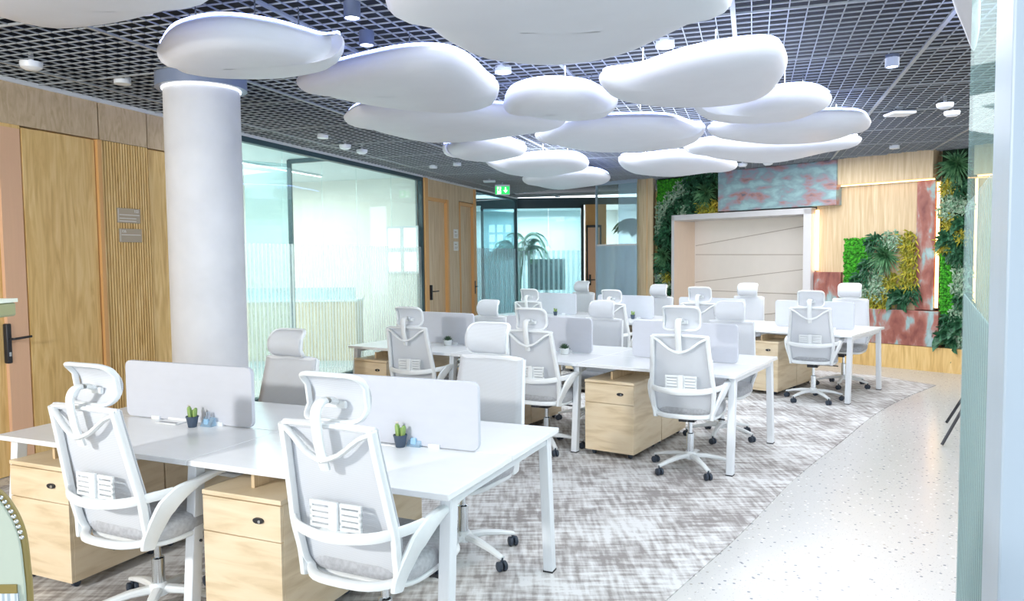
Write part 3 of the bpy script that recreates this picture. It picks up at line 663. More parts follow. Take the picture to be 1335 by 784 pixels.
for s, z, k in ((3.86, 1.77, 'fern'), (4.1, 1.80, 'var'), (4.3, 1.8, 'yellow'), (4.33, 1.62, 'yellow'), (4.32, 1.42, 'yellow'), (4.33, 1.22, 'yellow'), (3.78, 1.42, 'fern'), (3.66, 1.22, 'fern'), (3.9, 1.25, 'var'), (4.1, 1.22, 'yellow'),
                (3.75, 1.05, 'var'), (3.55, 1.02, 'fern'), (3.5, 0.92, 'fern'), (3.92, 1.05, 'var'), (3.8, 0.92, 'yellow'), (4.0, 0.93, 'yellow'), (4.35, 1.05, 'fern')): L2.append((k, s, z, 1.0))
region('square green wall', 'in the square green wall', L2)
L3 = [('spiky', 4.90, 2.78, 1.05), ('broad', 4.82, 1.78, 0.9), ('broad', 4.85, 0.48, 1.1), ('broad', 4.98, 1.98, 0.8)]
for s, z, k in ((4.8, 2.50, 'yellow'), (4.98, 2.46, 'fern'), (4.85, 2.32, 'var'), (5.0, 2.24, 'var'), (4.8, 2.16, 'var'), (4.84, 2.02, 'yellow'), (4.98, 1.85, 'yellow'), (4.76, 1.72, 'yellow'), (4.98, 1.7, 'fern'), (4.98, 1.55, 'fern'),
                (4.9, 1.60, 'fern'), (5.0, 1.35, 'var'), (4.98, 1.15, 'var'), (5.02, 0.98, 'fern'), (4.98, 0.80, 'var'), (5.0, 0.62, 'broad'), (4.85, 0.68, 'fern'), (5.02, 0.45, 'var'), (4.78, 0.52, 'fern')): L3.append((k, s, z, 0.92))
region('tall green wall', 'in the tall narrow green wall', L3)

# ceiling : open cell grid and dark plenum
def lineB_t(P, d):      # distance along d from P to the back wall line
    den = d.x*BU.y - d.y*BU.x
    if abs(den) < 1e-6: return 99
    w_ = B0 + BN*0.28 - P
    return (w_.x*BU.y - w_.y*BU.x)/den
RN = -AN
bm = B()
S0 = -7.5
for i in range(1, 140):
    off = i*0.1
    main = (i % 12 == 4)
    P = A0 + RN*off + AU*S0
    t = lineB_t(P, AU); Ls = min(t if t > 0 else 99, 12.9 - S0)
    if P.x + 0 > 11: continue
    hw_, z0, z1 = (0.014, 2.985, 3.0) if main else (0.0029, 2.992, 3.0)
    rot_box(bm, P, AU, RN, 0, Ls, -hw_, hw_, z0, z1)
for j in range(0, 204):
    s = S0 + j*0.1
    P = A0 + AU*s
    t = lineB_t(P, RN); Ls = 13.9
    if 0 < t < Ls: Ls = t
    main = (j % 12 == 6)
    hw_, z0, z1 = (0.006, 2.986, 3.0) if main else (0.0029, 2.992, 3.0)
    rot_box(bm, P, AU, RN, -hw_, hw_, 0.02, Ls, z0, z1)
struct('ceiling', bm, GRID)
bm = B(); box(bm, -9, 13, -3.8, -3.7, 3.0, 3.6); box(bm, 12.9, 13, -3.8, 24, 3.0, 3.6); box(bm, -9, -8.9, -3.8, 24, 3.0, 3.6); struct('ceiling_light_block', bm, DARKC)  # unseen dark sides added to keep outside light out of the plenum
bm = B(); box(bm, -9, 13, -3.8, 24, 3.55, 3.65); struct('ceiling_plenum', bm, DARKC)
bm = B(); bA(bm, -8, 13, 0.06, 0.16, 3.03, 3.55); bB(bm, -0.5, 7.6, 0.30, 0.4, 3.03, 3.55); struct('ceiling_sides', bm, DARKC)
# ducts and pipes are too dark to see in the photo; column and collar
cc = at(266, 100, 3.0)
t = thing('column', 'thick round white concrete column with blue grey collar at the ceiling', 'column', (cc.x-0.02, cc.y, 0))
bm = B(); lathe(bm, [(0.272, 0), (0.272, 2.955)], 64); obj('shaft', bm, CONC, t)
bm = B(); lathe(bm, [(0.272, 2.90), (0.325, 2.90), (0.325, 3.02), (0.272, 3.02)], 64); obj('collar', bm, COLLAR, t)
bm = B(); lathe(bm, [(0.273, 2.893), (0.281, 2.893), (0.281, 2.90), (0.273, 2.90)], 64); obj('light_ring', bm, LINEL, t)

# ------------------------------------------------------------------ ceiling clouds
def cloud(poly, label, zt=2.83, th=0.15):
    cyp = sum(p[1] for p in poly)/len(poly)
    zmid = []
    for (x, y) in poly:
        z = zt-0.01 if y < cyp else zt-th*0.62
        zmid.append(at(x, y, z))
    P = spline([(p.x, p.y, 0) for p in zmid], 5, closed=True)
    c = sum(P, Vector()) / len(P)
    t = thing('ceiling_cloud', label, 'ceiling panel', (c.x, c.y, zt), group=None)
    rel = [p-c for p in P]
    prof = [(0.0, -0.0), (0.955, 0.0), (0.985, -0.012), (1.0, -0.045*th/0.2), (0.99, -0.085*th/0.2), (0.955, -0.125*th/0.2), (0.88, -0.160*th/0.2), (0.74, -0.185*th/0.2), (0.5, -0.197*th/0.2), (0.25, -0.2*th/0.2), (0.0, -0.2*th/0.2)]
    bm = B(); rings = []
    for s, z in prof:
        if s == 0: rings.append([bm.verts.new((0, 0, z))])
        else: rings.append([bm.verts.new((r.x*s, r.y*s, z)) for r in rel])
    n = len(rel)
    for a, b_ in zip(rings, rings[1:]):
        for k in range(n):
            k2 = (k+1) % n
            if len(a) == 1: bm.faces.new((a[0], b_[k], b_[k2]))
            elif len(b_) == 1: bm.faces.new((a[k], a[k2], b_[0]))
            else: bm.faces.new((a[k], a[k2], b_[k2], b_[k]))
    o = obj('shell', bm, CLOUD, t); o.data.shade_smooth()
    bm = B(); path = [Vector((r.x*0.95, r.y*0.95, 0.010)) for r in rel]
    sweep(bm, path, 0.006, 0.007, closed=True, seg=6); obj('led_strip', bm, LEDB, t)
    for k in range(0, n, -(-n//4)):
        bm = B(); r = rel[k]*0.55; sweep(bm, [Vector((r.x, r.y, 0)), Vector((r.x, r.y, 2.99-zt))], 0.004, 0.004, seg=6, up=(0, 1, 0))
        obj('hanger', bm, CHROME, t)
C_ = [
 ([(0, 20), (60, 32), (130, 27), (200, 14), (262, -4), (280, -30), (220, -70), (60, -90), (-80, -60), (-60, 0)], 'white ceiling cloud cut by the top left corner of the view', 2.83),
 ([(503, -4), (535, 22), (575, 52), (625, 75), (700, 84), (770, 80), (830, 65), (890, 38), (940, 14), (955, -10), (930, -50), (800, -80), (640, -80), (520, -50)], 'largest white ceiling cloud, cut by the top edge in the middle', 2.83),
 ([(205, 60), (225, 34), (285, 21), (360, 30), (425, 48), (449, 68), (438, 86), (380, 97), (300, 98), (235, 92), (210, 78)], 'white ceiling cloud directly in front of the column top', 2.80),
 ([(386, 100), (405, 90), (455, 76), (520, 62), (575, 60), (612, 72), (640, 98), (651, 124), (640, 140), (585, 146), (500, 138), (430, 125), (398, 114)], 'bulging white ceiling cloud right of the column, below the largest cloud', 2.83),
 ([(448, 148), (470, 134), (540, 128), (630, 134), (700, 140), (738, 152), (700, 172), (620, 183), (555, 184), (495, 172), (458, 160)], 'long white ceiling cloud tucked under the bulging one', 2.83),
 ([(656, 130), (668, 113), (710, 103), (765, 107), (795, 122), (806, 140), (790, 151), (740, 154), (690, 148), (662, 141)], 'small rounded white ceiling cloud in the very middle of the group', 2.83),
 ([(784, 110), (830, 86), (890, 66), (960, 52), (1012, 50), (1026, 66), (1022, 104), (995, 128), (930, 138), (860, 138), (805, 130), (786, 120)], 'thick white ceiling cloud with a bright spot on its left', 2.83),
 ([(699, 172), (740, 156), (800, 150), (870, 150), (905, 160), (920, 174), (905, 188), (860, 195), (780, 197), (728, 190), (705, 182)], 'flat oval white ceiling cloud under the small rounded one', 2.83),
 ([(905, 142), (960, 126), (1020, 113), (1062, 112), (1084, 122), (1078, 138), (1045, 152), (980, 158), (920, 155)], 'white ceiling cloud tucked under the thick one', 2.83),
 ([(925, 162), (1000, 150), (1070, 144), (1122, 145), (1136, 155), (1124, 170), (1080, 182), (1000, 186), (940, 180)], 'rightmost wide white ceiling cloud, cut through by a bright spot', 2.83),
 ([(893, 188), (930, 180), (1010, 180), (1085, 176), (1124, 178), (1095, 194), (1010, 211), (940, 207), (900, 198)], 'white ceiling cloud hanging just in front of the copper panel', 2.83),
 ([(578, 190), (605, 181), (650, 178), (684, 188), (680, 201), (640, 208), (600, 205), (582, 198)], 'small white ceiling cloud, leftmost of the far ones', 2.83),
 ([(632, 214), (660, 204), (710, 199), (752, 200), (768, 209), (756, 222), (705, 230), (660, 226)], 'small far white ceiling cloud above the exit sign', 2.83),
 ([(682, 230), (720, 222), (775, 220), (796, 229), (772, 241), (725, 246), (692, 240)], 'farthest small white ceiling cloud', 2.83),
 ([(806, 213), (835, 202), (885, 197), (940, 203), (962, 212), (935, 222), (875, 229), (822, 225)], 'flat white ceiling cloud above the planted wall', 2.83),
 ([(1238, -25), (1243, 5), (1254, 34), (1269, 68), (1276, 45), (1277, 0), (1275, -30)], 'pointed white ceiling cloud tip beside the right glass edge', 2.86),
]
for poly, lb, zt in C_: cloud(poly, lb, zt, 0.15 if poly[0][0] != 1238 else 0.03)

# ------------------------------------------------------------------ ceiling fittings
def downlight(px, py, label, kind):
    p = at(px, py, 2.93)
    if kind == 'cyl':
        t = thing('downlight', label, 'ceiling light', (p.x, p.y, 2.905))
        bm = B(); lathe(bm, [(0.001, 0.01), (0.037, 0.01), (0.041, 0.0), (0.045, 0.0), (0.045, 0.085), (0.001, 0.085)], 24); obj('housing', bm, plain('dark_blue_metal', (0.12, 0.15, 0.22), 0.4), t)
        bm = B(); lathe(bm, [(0.001, 0.004), (0.037, 0.004), (0.037, 0.010), (0.001, 0.010)], 24); obj('lens', bm, LENS, t)
    elif kind == 'spot':
        t = thing('downlight', label, 'ceiling light', (p.x, p.y, 2.96))
        bm = B(); lathe(bm, [(0.05, 0.0), (0.06, 0.0), (0.06, 0.05), (0.05, 0.05)], 24); obj('housing', bm, STEELW, t)
        bm = B(); lathe(bm, [(0.001, 0.005), (0.05, 0.005), (0.05, 0.012), (0.001, 0.012)], 24); obj('lens', bm, LENS, t)
    elif kind == 'dome':
        t = thing('smoke_detector', label, 'detector', (p.x, p.y, 2.92))
        bm = B(); lathe(bm, [(0.001, 0.0), (0.04, 0.002), (0.065, 0.018), (0.07, 0.04), (0.07, 0.055), (0.001, 0.055)], 28); obj('body', bm, STEELW, t)
        bm = B(); lathe(bm, [(0.015, 0.055), (0.015, 0.12)], 12); obj('stem', bm, STEELW, t)
    else:
        t = thing('access_point', label, 'wifi router', (p.x, p.y, 2.95))
        bm = B(); box(bm, -0.11, 0.11, -0.11, 0.11, 0, 0.03); obj('body', bm, STEELW, t, bevel=0.012)
        bm = B(); box(bm, -0.02, 0.02, -0.02, 0.02, 0.03, 0.08); obj('bracket', bm, STEELW, t)
for a in ((41, 90, 'white dome detector near the top left wooden wall', 'dome'), (184, 24, 'round lit downlight at the top left by the cut cloud', 'spot'), (160, 115, 'round lit downlight above the slatted wooden panel', 'spot'),
          (459, 18, 'cylindrical downlight nearest the top edge, left of the largest cloud', 'cyl'), (478, 54, 'cylindrical downlight just above the bulging cloud', 'cyl'), (1163, 83, 'cylindrical dark downlight at the right of the ceiling', 'cyl'),
          (867, 68, 'lit downlight between the largest and the thick cloud', 'spot'), (656, 101, 'lit downlight left of the small rounded cloud', 'spot'), (1098, 1, 'lit downlight at the top edge right of centre', 'spot'),
          (450, 194, 'white dome detector in front of the glass wall, left one', 'dome'), (472, 200, 'white dome detector in front of the glass wall, right one', 'dome'), (421, 184, 'small lit downlight in front of the glass wall', 'spot'),
          (565, 222, 'small lit downlight above the far wooden doors', 'spot'), (596, 219, 'small lit downlight left of the far clouds', 'spot'), (638, 239, 'flat white access point beside the exit sign', 'ap'),
          (1173, 153, 'flat white access point left of two domes on the right ceiling', 'ap'), (1232, 141, 'upper white dome detector near the right glass', 'dome'), (1241, 151, 'lower white dome detector near the right glass', 'dome'),
          (1166, 197, 'small lit downlight above the oak soffit', 'spot'), (968, 217, 'white dome detector at left above the large copper panel', 'dome'), (1001, 215, 'white dome detector at right above the large copper panel', 'dome'),
          (727, 259, 'small lit downlight before the meeting room', 'spot')): downlight(*a)
# exit sign
e0 = at(655, 241, 2.93)
t = thing('exit_sign', 'green lit exit sign with running figure and down arrow hanging from the ceiling', 'sign', (e0.x, e0.y, 2.70), -0.02)
k = e0.y/F_PX
hw_, hh_ = 9.6*k, 13*k
zt_ = 2.93-2.70
bm = B(); box(bm, -hw_, hw_, -0.03, 0.03, zt_-hh_, zt_); obj('casing', bm, STEELW, t, bevel=0.005)
bm = B(); box(bm, -hw_*0.95, hw_*0.95, -0.033, -0.030, zt_-hh_*0.95, zt_-hh_*0.18); obj('green_face', bm, GREENG, t, smooth=False)
bm = B(); box(bm, -hw_*0.72, -hw_*0.18, -0.036, -0.033, zt_-hh_*0.92, zt_-hh_*0.22); obj('door_symbol', bm, GLOWW, t, smooth=False)
bm = B()
ax, az = hw_*0.42, zt_-hh_*0.55; q = hh_*0.28
prism(bm, [(ax-0.25*q, q*1.0), (ax-0.25*q, 0), (ax-0.8*q, 0), (ax, -q), (ax+0.8*q, 0), (ax+0.25*q, 0), (ax+0.25*q, q)], 0, 0.003)
o = obj('arrow', bm, GLOWW, t, smooth=False); o.rotation_euler = (PI/2, 0, 0); o.location = (0, -0.033, az)
bm = B(); fx = -hw_*0.45
fz = zt_-hh_*0.55
sweep(bm, [(fx, -0.037, fz+q*0.45), (fx-0.01, -0.037, fz-q*0.1)], 0.010, 0.010, seg=6, up=(0, 1, 0)); lathe(bm, [(0.001, 0), (0.014, 0), (0.014, 0.003), (0.001, 0.003)], 12, (fx+0.006, -0.039, fz+q*0.8), 'y')
for a, b_ in (((-0.01, -0.1), (0.03, -0.45)), ((0.03, -0.45), (0.02, -0.9)), ((-0.01, -0.1), (-0.035, -0.6)), ((-0.035, -0.6), (-0.06, -0.7)), ((0, 0.4), (0.04, 0.1)), ((0, 0.4), (-0.04, 0.15))):
    sweep(bm, [(fx+a[0], -0.037, fz+a[1]*q), (fx+b_[0], -0.037, fz+b_[1]*q)], 0.005, 0.005, seg=5, up=(0, 1, 0))
obj('running_figure', bm, GREENG, t)
bm = B(); box(bm, -0.006, 0.006, -0.005, 0.005, zt_, 0.29); obj('hanger', bm, CHROME, t)

# ================================================================== DESKS
LM, DP, TZ = 1.3, 1.181, 0.75
ROWS = [((-0.242, 2.7526), -0.4146, 2), ((1.6061, 5.4284), -0.5825, 3), ((3.5994, 8.0044), -0.7229, 4)]
RN_ = ['nearest desk row', 'middle desk row', 'farthest desk row']
def RP(k, a, d, z=0):
    (x, y), t, n = ROWS[k]; return Vector((x - a*math.cos(t) - d*math.sin(t), y - a*math.sin(t) + d*math.cos(t), z))
DL = ['nearest white bench desk, with two screens and two cacti on it', 'white bench desk in the middle row, with three screens', 'farthest white bench desk, before the planted back wall']
for k, ((x, y), th, n) in enumerate(ROWS):
    t = thing('bench_desk', DL[k], 'desk', (x, y, 0), th, 'rows of white bench desks')
    def lx(a): return -a
    for j in range(n):
        for side in (0, 1):
            bm = B(); d0, d1 = (0, DP/2-0.002) if side == 0 else (DP/2+0.002, DP)
            box(bm, -(j+1)*LM+0.001, -j*LM-0.001, d0, d1, TZ-0.026, TZ); obj('tabletop', bm, TOPW, t, bevel=0.003)
        bm = B(); box(bm, -(j*LM+1.07), -(j*LM+0.16), DP/2-0.012, DP/2+0.012, TZ+0.005, 1.067)
        # rounded screen corners
        bm.free(); bm = B(); a0, a1, z0, z1, r = -(j*LM+1.07), -(j*LM+0.16), TZ+0.004, 1.067, 0.035; op = []
        for cx_, cz_, s_ in ((a1-r, z1-r, 0), (a0+r, z1-r, 1), (a0+r, z0+r, 2), (a1-r, z0+r, 3)):
            for q in range(6): an = PI/2*(s_+q/5); op.append((cx_+r*math.cos(an), cz_+r*math.sin(an)))
        prism(bm, op, -0.012, 0.012)
        for v in bm.verts: v.co = Vector((v.co.x, DP/2-v.co.z, v.co.y))
        sc_ = obj('privacy_screen', bm, SCREEN, t, bevel=0.003)
        for q in (0.25, 0.75):
            bm = B(); xx = a0+(a1-a0)*q; box(bm, xx-0.03, xx+0.03, DP/2-0.02, DP/2+0.02, TZ-0.03, TZ+0.02)
            obj('screen_clamp', bm, STEELW, sc_, bevel=0.003)
    # legs and frames
    for j in range(n+1):
        a = 0.045 if j == 0 else (n*LM-0.045 if j == n else j*LM+0.035)
        for side in (0, 1):
            dt, df = (0.09, 0.03) if side == 0 else (DP-0.09, DP-0.03)
            bm = B()
            sy = 0.028; sx = 0.025
            hexa(bm, [(-a-sx, df-sy, 0.012), (-a+sx, df-sy, 0.012), (-a+sx, df+sy, 0.012), (-a-sx, df+sy, 0.012), (-a-sx, dt-sy, TZ-0.026), (-a+sx, dt-sy, TZ-0.026), (-a+sx, dt+sy, TZ-0.026), (-a-sx, dt+sy, TZ-0.026)])
            lg = obj('leg', bm, STEELW, t, bevel=0.004)
            bm = B(); box(bm, -a-sx-0.001, -a+sx+0.001, df-sy-0.001, df+sy+0.001, 0.006, 0.014); obj('foot_pad', bm, BLACK, lg, smooth=False)
        bm = B(); box(bm, -a-0.018, -a+0.018, 0.11, DP-0.11, TZ-0.066, TZ-0.027); obj('cross_beam', bm, STEELW, t, smooth=False)
    for dd in (0.28, DP-0.28):
        bm = B(); box(bm, -n*LM+0.06, -0.06, dd-0.02, dd+0.02, TZ-0.067, TZ-0.0275); obj('long_beam', bm, STEELW, t, smooth=False)
    # pedestals
    for j in range(n):
        for side in (0, 1):
            if k == 0: where = ('left', 'right')[1-j] + ' of the nearest row'
            elif k == 1: where = ('at the right end', 'in the middle', 'at the left end')[j] + ' of the middle row'
            else: where = ('rightmost', 'second from right', 'second from left', 'leftmost')[j] + ' in the farthest row'
            lab = 'pale wooden drawer pedestal facing the ' + ('viewer' if side == 0 else 'far side') + ', ' + where
            am = j*LM+1.02
            p = RP(k, am, 0.02 if side == 0 else DP-0.02)
            pt = thing('drawer_pedestal', lab, 'cabinet', p, th + (0 if side == 0 else PI), 'drawer pedestals under the desks')
            W, Dd, z0, z1 = 0.215, 0.565, 0.05, 0.60
            bm = B(); box(bm, -W, W, 0.018, Dd, z0, z1); obj('body', bm, PEDW, pt, bevel=0.002)
            bm = B(); box(bm, -W-0.003, W+0.003, 0.0, Dd+0.002, z1+0.001, z1+0.022); obj('top_board', bm, PEDW, pt, bevel=0.002)
            bm = B(); box(bm, -W+0.001, W-0.001, 0.0, 0.017, z1-0.157, z1-0.003); dr = obj('drawer', bm, PEDW, pt, bevel=0.0015)
            bm = B(); op = []
            for q in range(16):
                an = 2*PI*q/16; op.append((0.10+0.018*math.copysign(abs(math.cos(an))**0.7, math.cos(an))*1.5, z1-0.075+0.012*math.sin(an)))
            prism(bm, op, 0, 0.010)
            for v in bm.verts: v.co = Vector((v.co.x, -v.co.z, v.co.y))
            lk = obj('lock_plate', bm, BLACK, dr)
            bm = B(); lathe(bm, [(0.001, -0.016), (0.007, -0.016), (0.007, -0.010), (0.001, -0.010)], 14, (0.112, 0, z1-0.075), 'y'); obj('key_cylinder', bm, CHROME, lk)
            bm = B(); box(bm, -W+0.001, W-0.001, 0.0, 0.017, z0, z1-0.161); obj('drawer', bm, PEDW, pt, bevel=0.0015)
            bm = B(); box(bm, -0.03, -0.012, 0.10, 0.46, z1+0.022, TZ-0.068); box(bm, -0.012, 0.19, 0.44, 0.46, z1+0.022, TZ-0.068); obj('support_block', bm, ORANGE if False else VENEER_L, pt, smooth=False)
            for sx in (-1, 1):
                for yy in (0.06, Dd-0.06):
                    bm = B(); lathe(bm, [(0.02, -0.012), (0.022, -0.01), (0.022, 0.01), (0.02, 0.012)], 14, (sx*0.16, yy, 0.022+0.006), 'x'); box(bm, sx*0.16-0.016, sx*0.16+0.016, yy-0.018, yy+0.018, 0.045, 0.05); obj('caster', bm, CASTER, pt)

# ================================================================== CHAIRS
def yb(z):      # back plane, reclining
    return -0.225 - (z-0.45)*0.215
def make_chair():
    t = thing('office_chair', 'x', 'chair')
    # seat
    bm = B(); prof = []
    for z, s, r in ((0.425, 0.93, 0), (0.43, 0.97, 0), (0.455, 1.0, 0), (0.480, 0.985, 0), (0.496, 0.93, 0), (0.503, 0.80, 0), (0.505, 0.5, 0)):
        ring = []
        for q in range(36):
            a = 2*PI*q/36; c, s2 = math.cos(a), math.sin(a)
            x = 0.245*math.copysign(abs(c)**0.45, c)*s; y = 0.245*math.copysign(abs(s2)**0.45, s2)*s
            zz = z - (0.018*max(0, (y-0.12)/0.12)**2 if z > 0.44 else 0)
            ring.append(bm.verts.new((x*(1-0.06*(y/0.245)), y+0.035, zz)))
        prof.append(ring)
    for a, b_ in zip(prof, prof[1:]):
        for q in range(36): bm.faces.new((a[q], a[(q+1) % 36], b_[(q+1) % 36], b_[q]))
    bm.faces.new(prof[0][::-1]); bm.faces.new(prof[-1])
    o = obj('seat', bm, SEATG, t); o.data.shade_smooth()
    bm = B(); op = []
    for q in range(36):
        a = 2*PI*q/36; c, s2 = math.cos(a), math.sin(a); op.append((0.24*math.copysign(abs(c)**0.45, c), 0.035+0.24*math.copysign(abs(s2)**0.45, s2)))
    prism(bm, op, 0.400, 0.427); obj('seat_shell', bm, WHITE, t, bevel=0.01)
    # back frame: two side bars, bottom bar
    def hw(z): return 0.20 + 0.022*(1-((z-0.68)/0.3)**2) if z > 0.45 else 0.20
    side = []
    zs = [1.015, 0.91, 0.80, 0.70, 0.62, 0.54, 0.47]
    def edge(z, sg): return Vector((sg*(0.195+0.030*max(0, 1-abs(z-0.62)/0.36)), yb(z)+0.012, z))
    path = [edge(z, -1) for z in zs] + [Vector((-0.19, yb(0.43)+0.01, 0.435)), Vector((-0.12, yb(0.43)-0.045, 0.43)), Vector((0, yb(0.43)-0.06, 0.43)), Vector((0.12, yb(0.43)-0.045, 0.43)), Vector((0.19, yb(0.43)+0.01, 0.435))] + [edge(z, 1) for z in zs[::-1]]
    path = spline(path, 3)
    bm = B(); sweep(bm, path, 0.017, 0.018, up=(0, 1, 0), seg=10)
    # top edge rail, thin, and V braces
    sweep(bm, spline([edge(1.015, -1), Vector((-0.12, yb(1.02)-0.002, 1.022)), Vector((0, yb(1.02)-0.006, 1.024)), Vector((0.12, yb(1.02)-0.002, 1.022)), edge(1.015, 1)], 3), 0.008, 0.008, seg=6)
    for sg in (-1, 1):
        sweep(bm, spline([edge(1.003, sg), Vector((sg*0.15, yb(0.97)-0.010, 0.985)), Vector((sg*0.07, yb(0.93)-0.028, 0.925)), Vector((0.0, yb(0.92)-0.036, 0.90))], 3), 0.010, 0.014, seg=8, up=(0, 1, 0))
    obj('back_frame', bm, WHITE, t)
    # mesh
    bm = B(); rows = []
    for i in range(15):
        z = 0.435 + (1.020-0.435)*i/14; row = []
        for j in range(11):
            u = -1+2*j/10; e = edge(min(z, 1.015), 1).x+0.012
            lum = 0.03*math.exp(-((z-0.62)/0.12)**2)*(1-u*u)
            row.append(bm.verts.new((u*e, yb(z)+0.020+0.016*u*u+lum, z)))
        rows.append(row)
    for i in range(14):
        for j in range(10): bm.faces.new((rows[i][j], rows[i][j+1], rows[i+1][j+1], rows[i+1][j]))
    obj('back_mesh', bm, MESHF, t, solid=0.004)
    # white fold at the top of the back
    bm = B(); sweep(bm, spline([Vector((-0.20, yb(1.02)+0.026, 1.013)), Vector((0, yb(1.02)+0.014, 1.021)), Vector((0.20, yb(1.02)+0.026, 1.013))], 5), 0.012, 0.014, seg=8); obj('top_hem', bm, plain('white_cloth', (0.78, 0.81, 0.85), 0.8), t)
    # lumbar support with slots
    bm = B(); yl = yb(0.68)-0.018
    for sg in (-1, 1):
        x0, x1 = (0.018, 0.115) if sg > 0 else (-0.115, -0.018)
        box(bm, x0, x1, yl-0.006, yl+0.006, 0.715, 0.73); box(bm, x0, x1, yl-0.006, yl+0.006, 0.63, 0.643)
        for q in range(3): box(bm, x0+0.012*0, x1, yl-0.006, yl+0.006, 0.6500+q*0.021, 0.6655+q*0.021)
        box(bm, x0, x0+0.012, yl-0.006, yl+0.006, 0.643, 0.715); box(bm, x1-0.012, x1, yl-0.006, yl+0.006, 0.643, 0.715)
    box(bm, -0.018, 0.018, yl-0.018, yl-0.004, 0.625, 0.735)
    box(bm, -0.06, 0.06, yl-0.03, yl-0.006, 0.60, 0.632)
    obj('lumbar_support', bm, WHITE, t, bevel=0.002)
    # cross band between the arms
    bm = B(); P = spline([Vector((-0.268, -0.13, 0.640)), Vector((-0.243, -0.225, 0.638)), Vector((-0.16, -0.305, 0.625)), Vector((0, -0.335, 0.615)), Vector((0.16, -0.305, 0.625)), Vector((0.243, -0.225, 0.638)), Vector((0.268, -0.13, 0.640))], 4)
    sweep(bm, P, 0.010, 0.021, seg=10); obj('cross_band', bm, WHITE, t)
    # headrest
    hy, hz = -0.305, 1.115
    def hp(x, z):
        u = x/0.130; v = (z)/0.085
        return Vector((x, hy + 0.035 + 0.012*u*u - 0.012*v - 0.055*v*v, hz+z))
    ring = []
    for q in range(44):
        a = 2*PI*(q+0.5)/44; c, s2 = math.cos(a), math.sin(a)
        ring.append(hp(0.130*math.copysign(abs(c)**0.32, c), 0.085*math.copysign(abs(s2)**0.32, s2)))
    bm = B(); sweep(bm, ring, 0.009, 0.013, up=(0, 1, 0), closed=True, seg=8); hr = obj('headrest', bm, WHITE, t)
    bm = B(); rows = []
    for i in range(9):
        row = []
        for j in range(13):
            u = -1+2*j/12; v = -1+2*i/8
            m_ = max(abs(u), abs(v)); k2 = 1.0 if m_ == 0 else m_/((abs(u)**6+abs(v)**6)**(1/6))
            p_ = hp(u*k2*0.134, v*k2*0.089); row.append(bm.verts.new((p_.x, p_.y+0.012, p_.z)))
        rows.append(row)
    for i in range(8):
        for j in range(12): bm.faces.new((rows[i][j], rows[i][j+1], rows[i+1][j+1], rows[i+1][j]))
    obj('headrest_mesh', bm, MESHF, hr, solid=0.004)
    bm = B(); sweep(bm, spline([Vector((0, yb(0.86)-0.030, 0.865)), Vector((0, yb(0.95)-0.038, 0.95)), Vector((0, -0.384, 1.02)), Vector((0, -0.388, 1.070)), Vector((0, -0.366, 1.104)), Vector((0, -0.315, 1.108)), Vector((0, -0.286, 1.095))], 4), 0.022, 0.011, up=(0, 1, 0), seg=10)
    obj('headrest_post', bm, WHITE, hr)
    bm = B(); sweep(bm, [hp(-0.045, -0.03)+Vector((0, -0.006, 0)), hp(0.045, -0.03)+Vector((0, -0.006, 0))], 0.008, 0.014, seg=8); obj('headrest_bracket', bm, WHITE, hr)
    # arms
    for sg in (-1, 1):
        pth = [Vector((sg*0.205, -0.215, 0.405)), Vector((sg*0.212, -0.205, 0.45)), Vector((sg*0.238, -0.185, 0.52)), Vector((sg*0.262, -0.160, 0.58)), Vector((sg*0.274, -0.105, 0.625)), Vector((sg*0.277, -0.015, 0.650)), Vector((sg*0.277, 0.08, 0.665)), Vector((sg*0.275, 0.16, 0.668))]
        pth2 = spline(pth, 4); ks = [0.032, 0.042, 0.047, 0.050, 0.040, 0.018, 0.013, 0.010]; hs_ = []
        ws = [0.013, 0.014, 0.014, 0.014, 0.018, 0.024, 0.026, 0.022]; ww = []
        for i in range(len(pth2)):
            u = i/4; a = min(7, int(u)); b_ = min(7, a+1); f_ = u-a
            hs_.append(ks[a]*(1-f_)+ks[b_]*f_); ww.append(ws[a]*(1-f_)+ws[b_]*f_)
        # section: sideways = x thickness, up = in-plane width
        bm = B(); n_ = len(pth2); rings = []
        for i, p_ in enumerate(pth2):
            tg = (pth2[min(n_-1, i+1)]-pth2[max(0, i-1)]).normalized(); sd = Vector((1, 0, 0)); nn = tg.cross(sd).normalized()
            ring = []
            for q in range(10):
                a = 2*PI*(q+0.5)/10; c, s2 = math.cos(a), math.sin(a)
                ring.append(bm.verts.new(p_ + sd*ww[i]*math.copysign(abs(c)**0.7, c) + nn*hs_[i]*math.copysign(abs(s2)**0.7, s2)))
            rings.append(ring)
        for a, b_ in zip(rings, rings[1:]):
            for q in range(10): bm.faces.new((a[q], a[(q+1) % 10], b_[(q+1) % 10], b_[q]))
        bm.faces.new(rings[0][::-1]); bm.faces.new(rings[-1])
        obj('armrest', bm, WHITE, t)
    # mechanism
    bm = B(); box(bm, -0.055, 0.055, -0.10, 0.10, 0.355, 0.400); sweep(bm, [(0.05, 0.02, 0.375), (0.22, 0.03, 0.370), (0.25, 0.03, 0.368)], 0.007, 0.007, seg=6); lathe(bm, [(0.02, -0.04), (0.028, -0.03), (0.028, 0.03), (0.02, 0.04)], 14, (0, 0.13, 0.37), 'x')
    box(bm, -0.03, 0.03, -0.24, -0.09, 0.385, 0.405)
    obj('tilt_mechanism', bm, BLACK, t, bevel=0.006)
    bm = B(); lathe(bm, [(0.016, 0.24), (0.016, 0.356)], 18); lathe(bm, [(0.028, 0.10), (0.028, 0.26), (0.02, 0.265)], 20); obj('gas_lift', bm, CHROME, t)
    # star base
    base = None
    bm = B(); lathe(bm, [(0.03, 0.085), (0.045, 0.09), (0.045, 0.13), (0.034, 0.145)], 24)
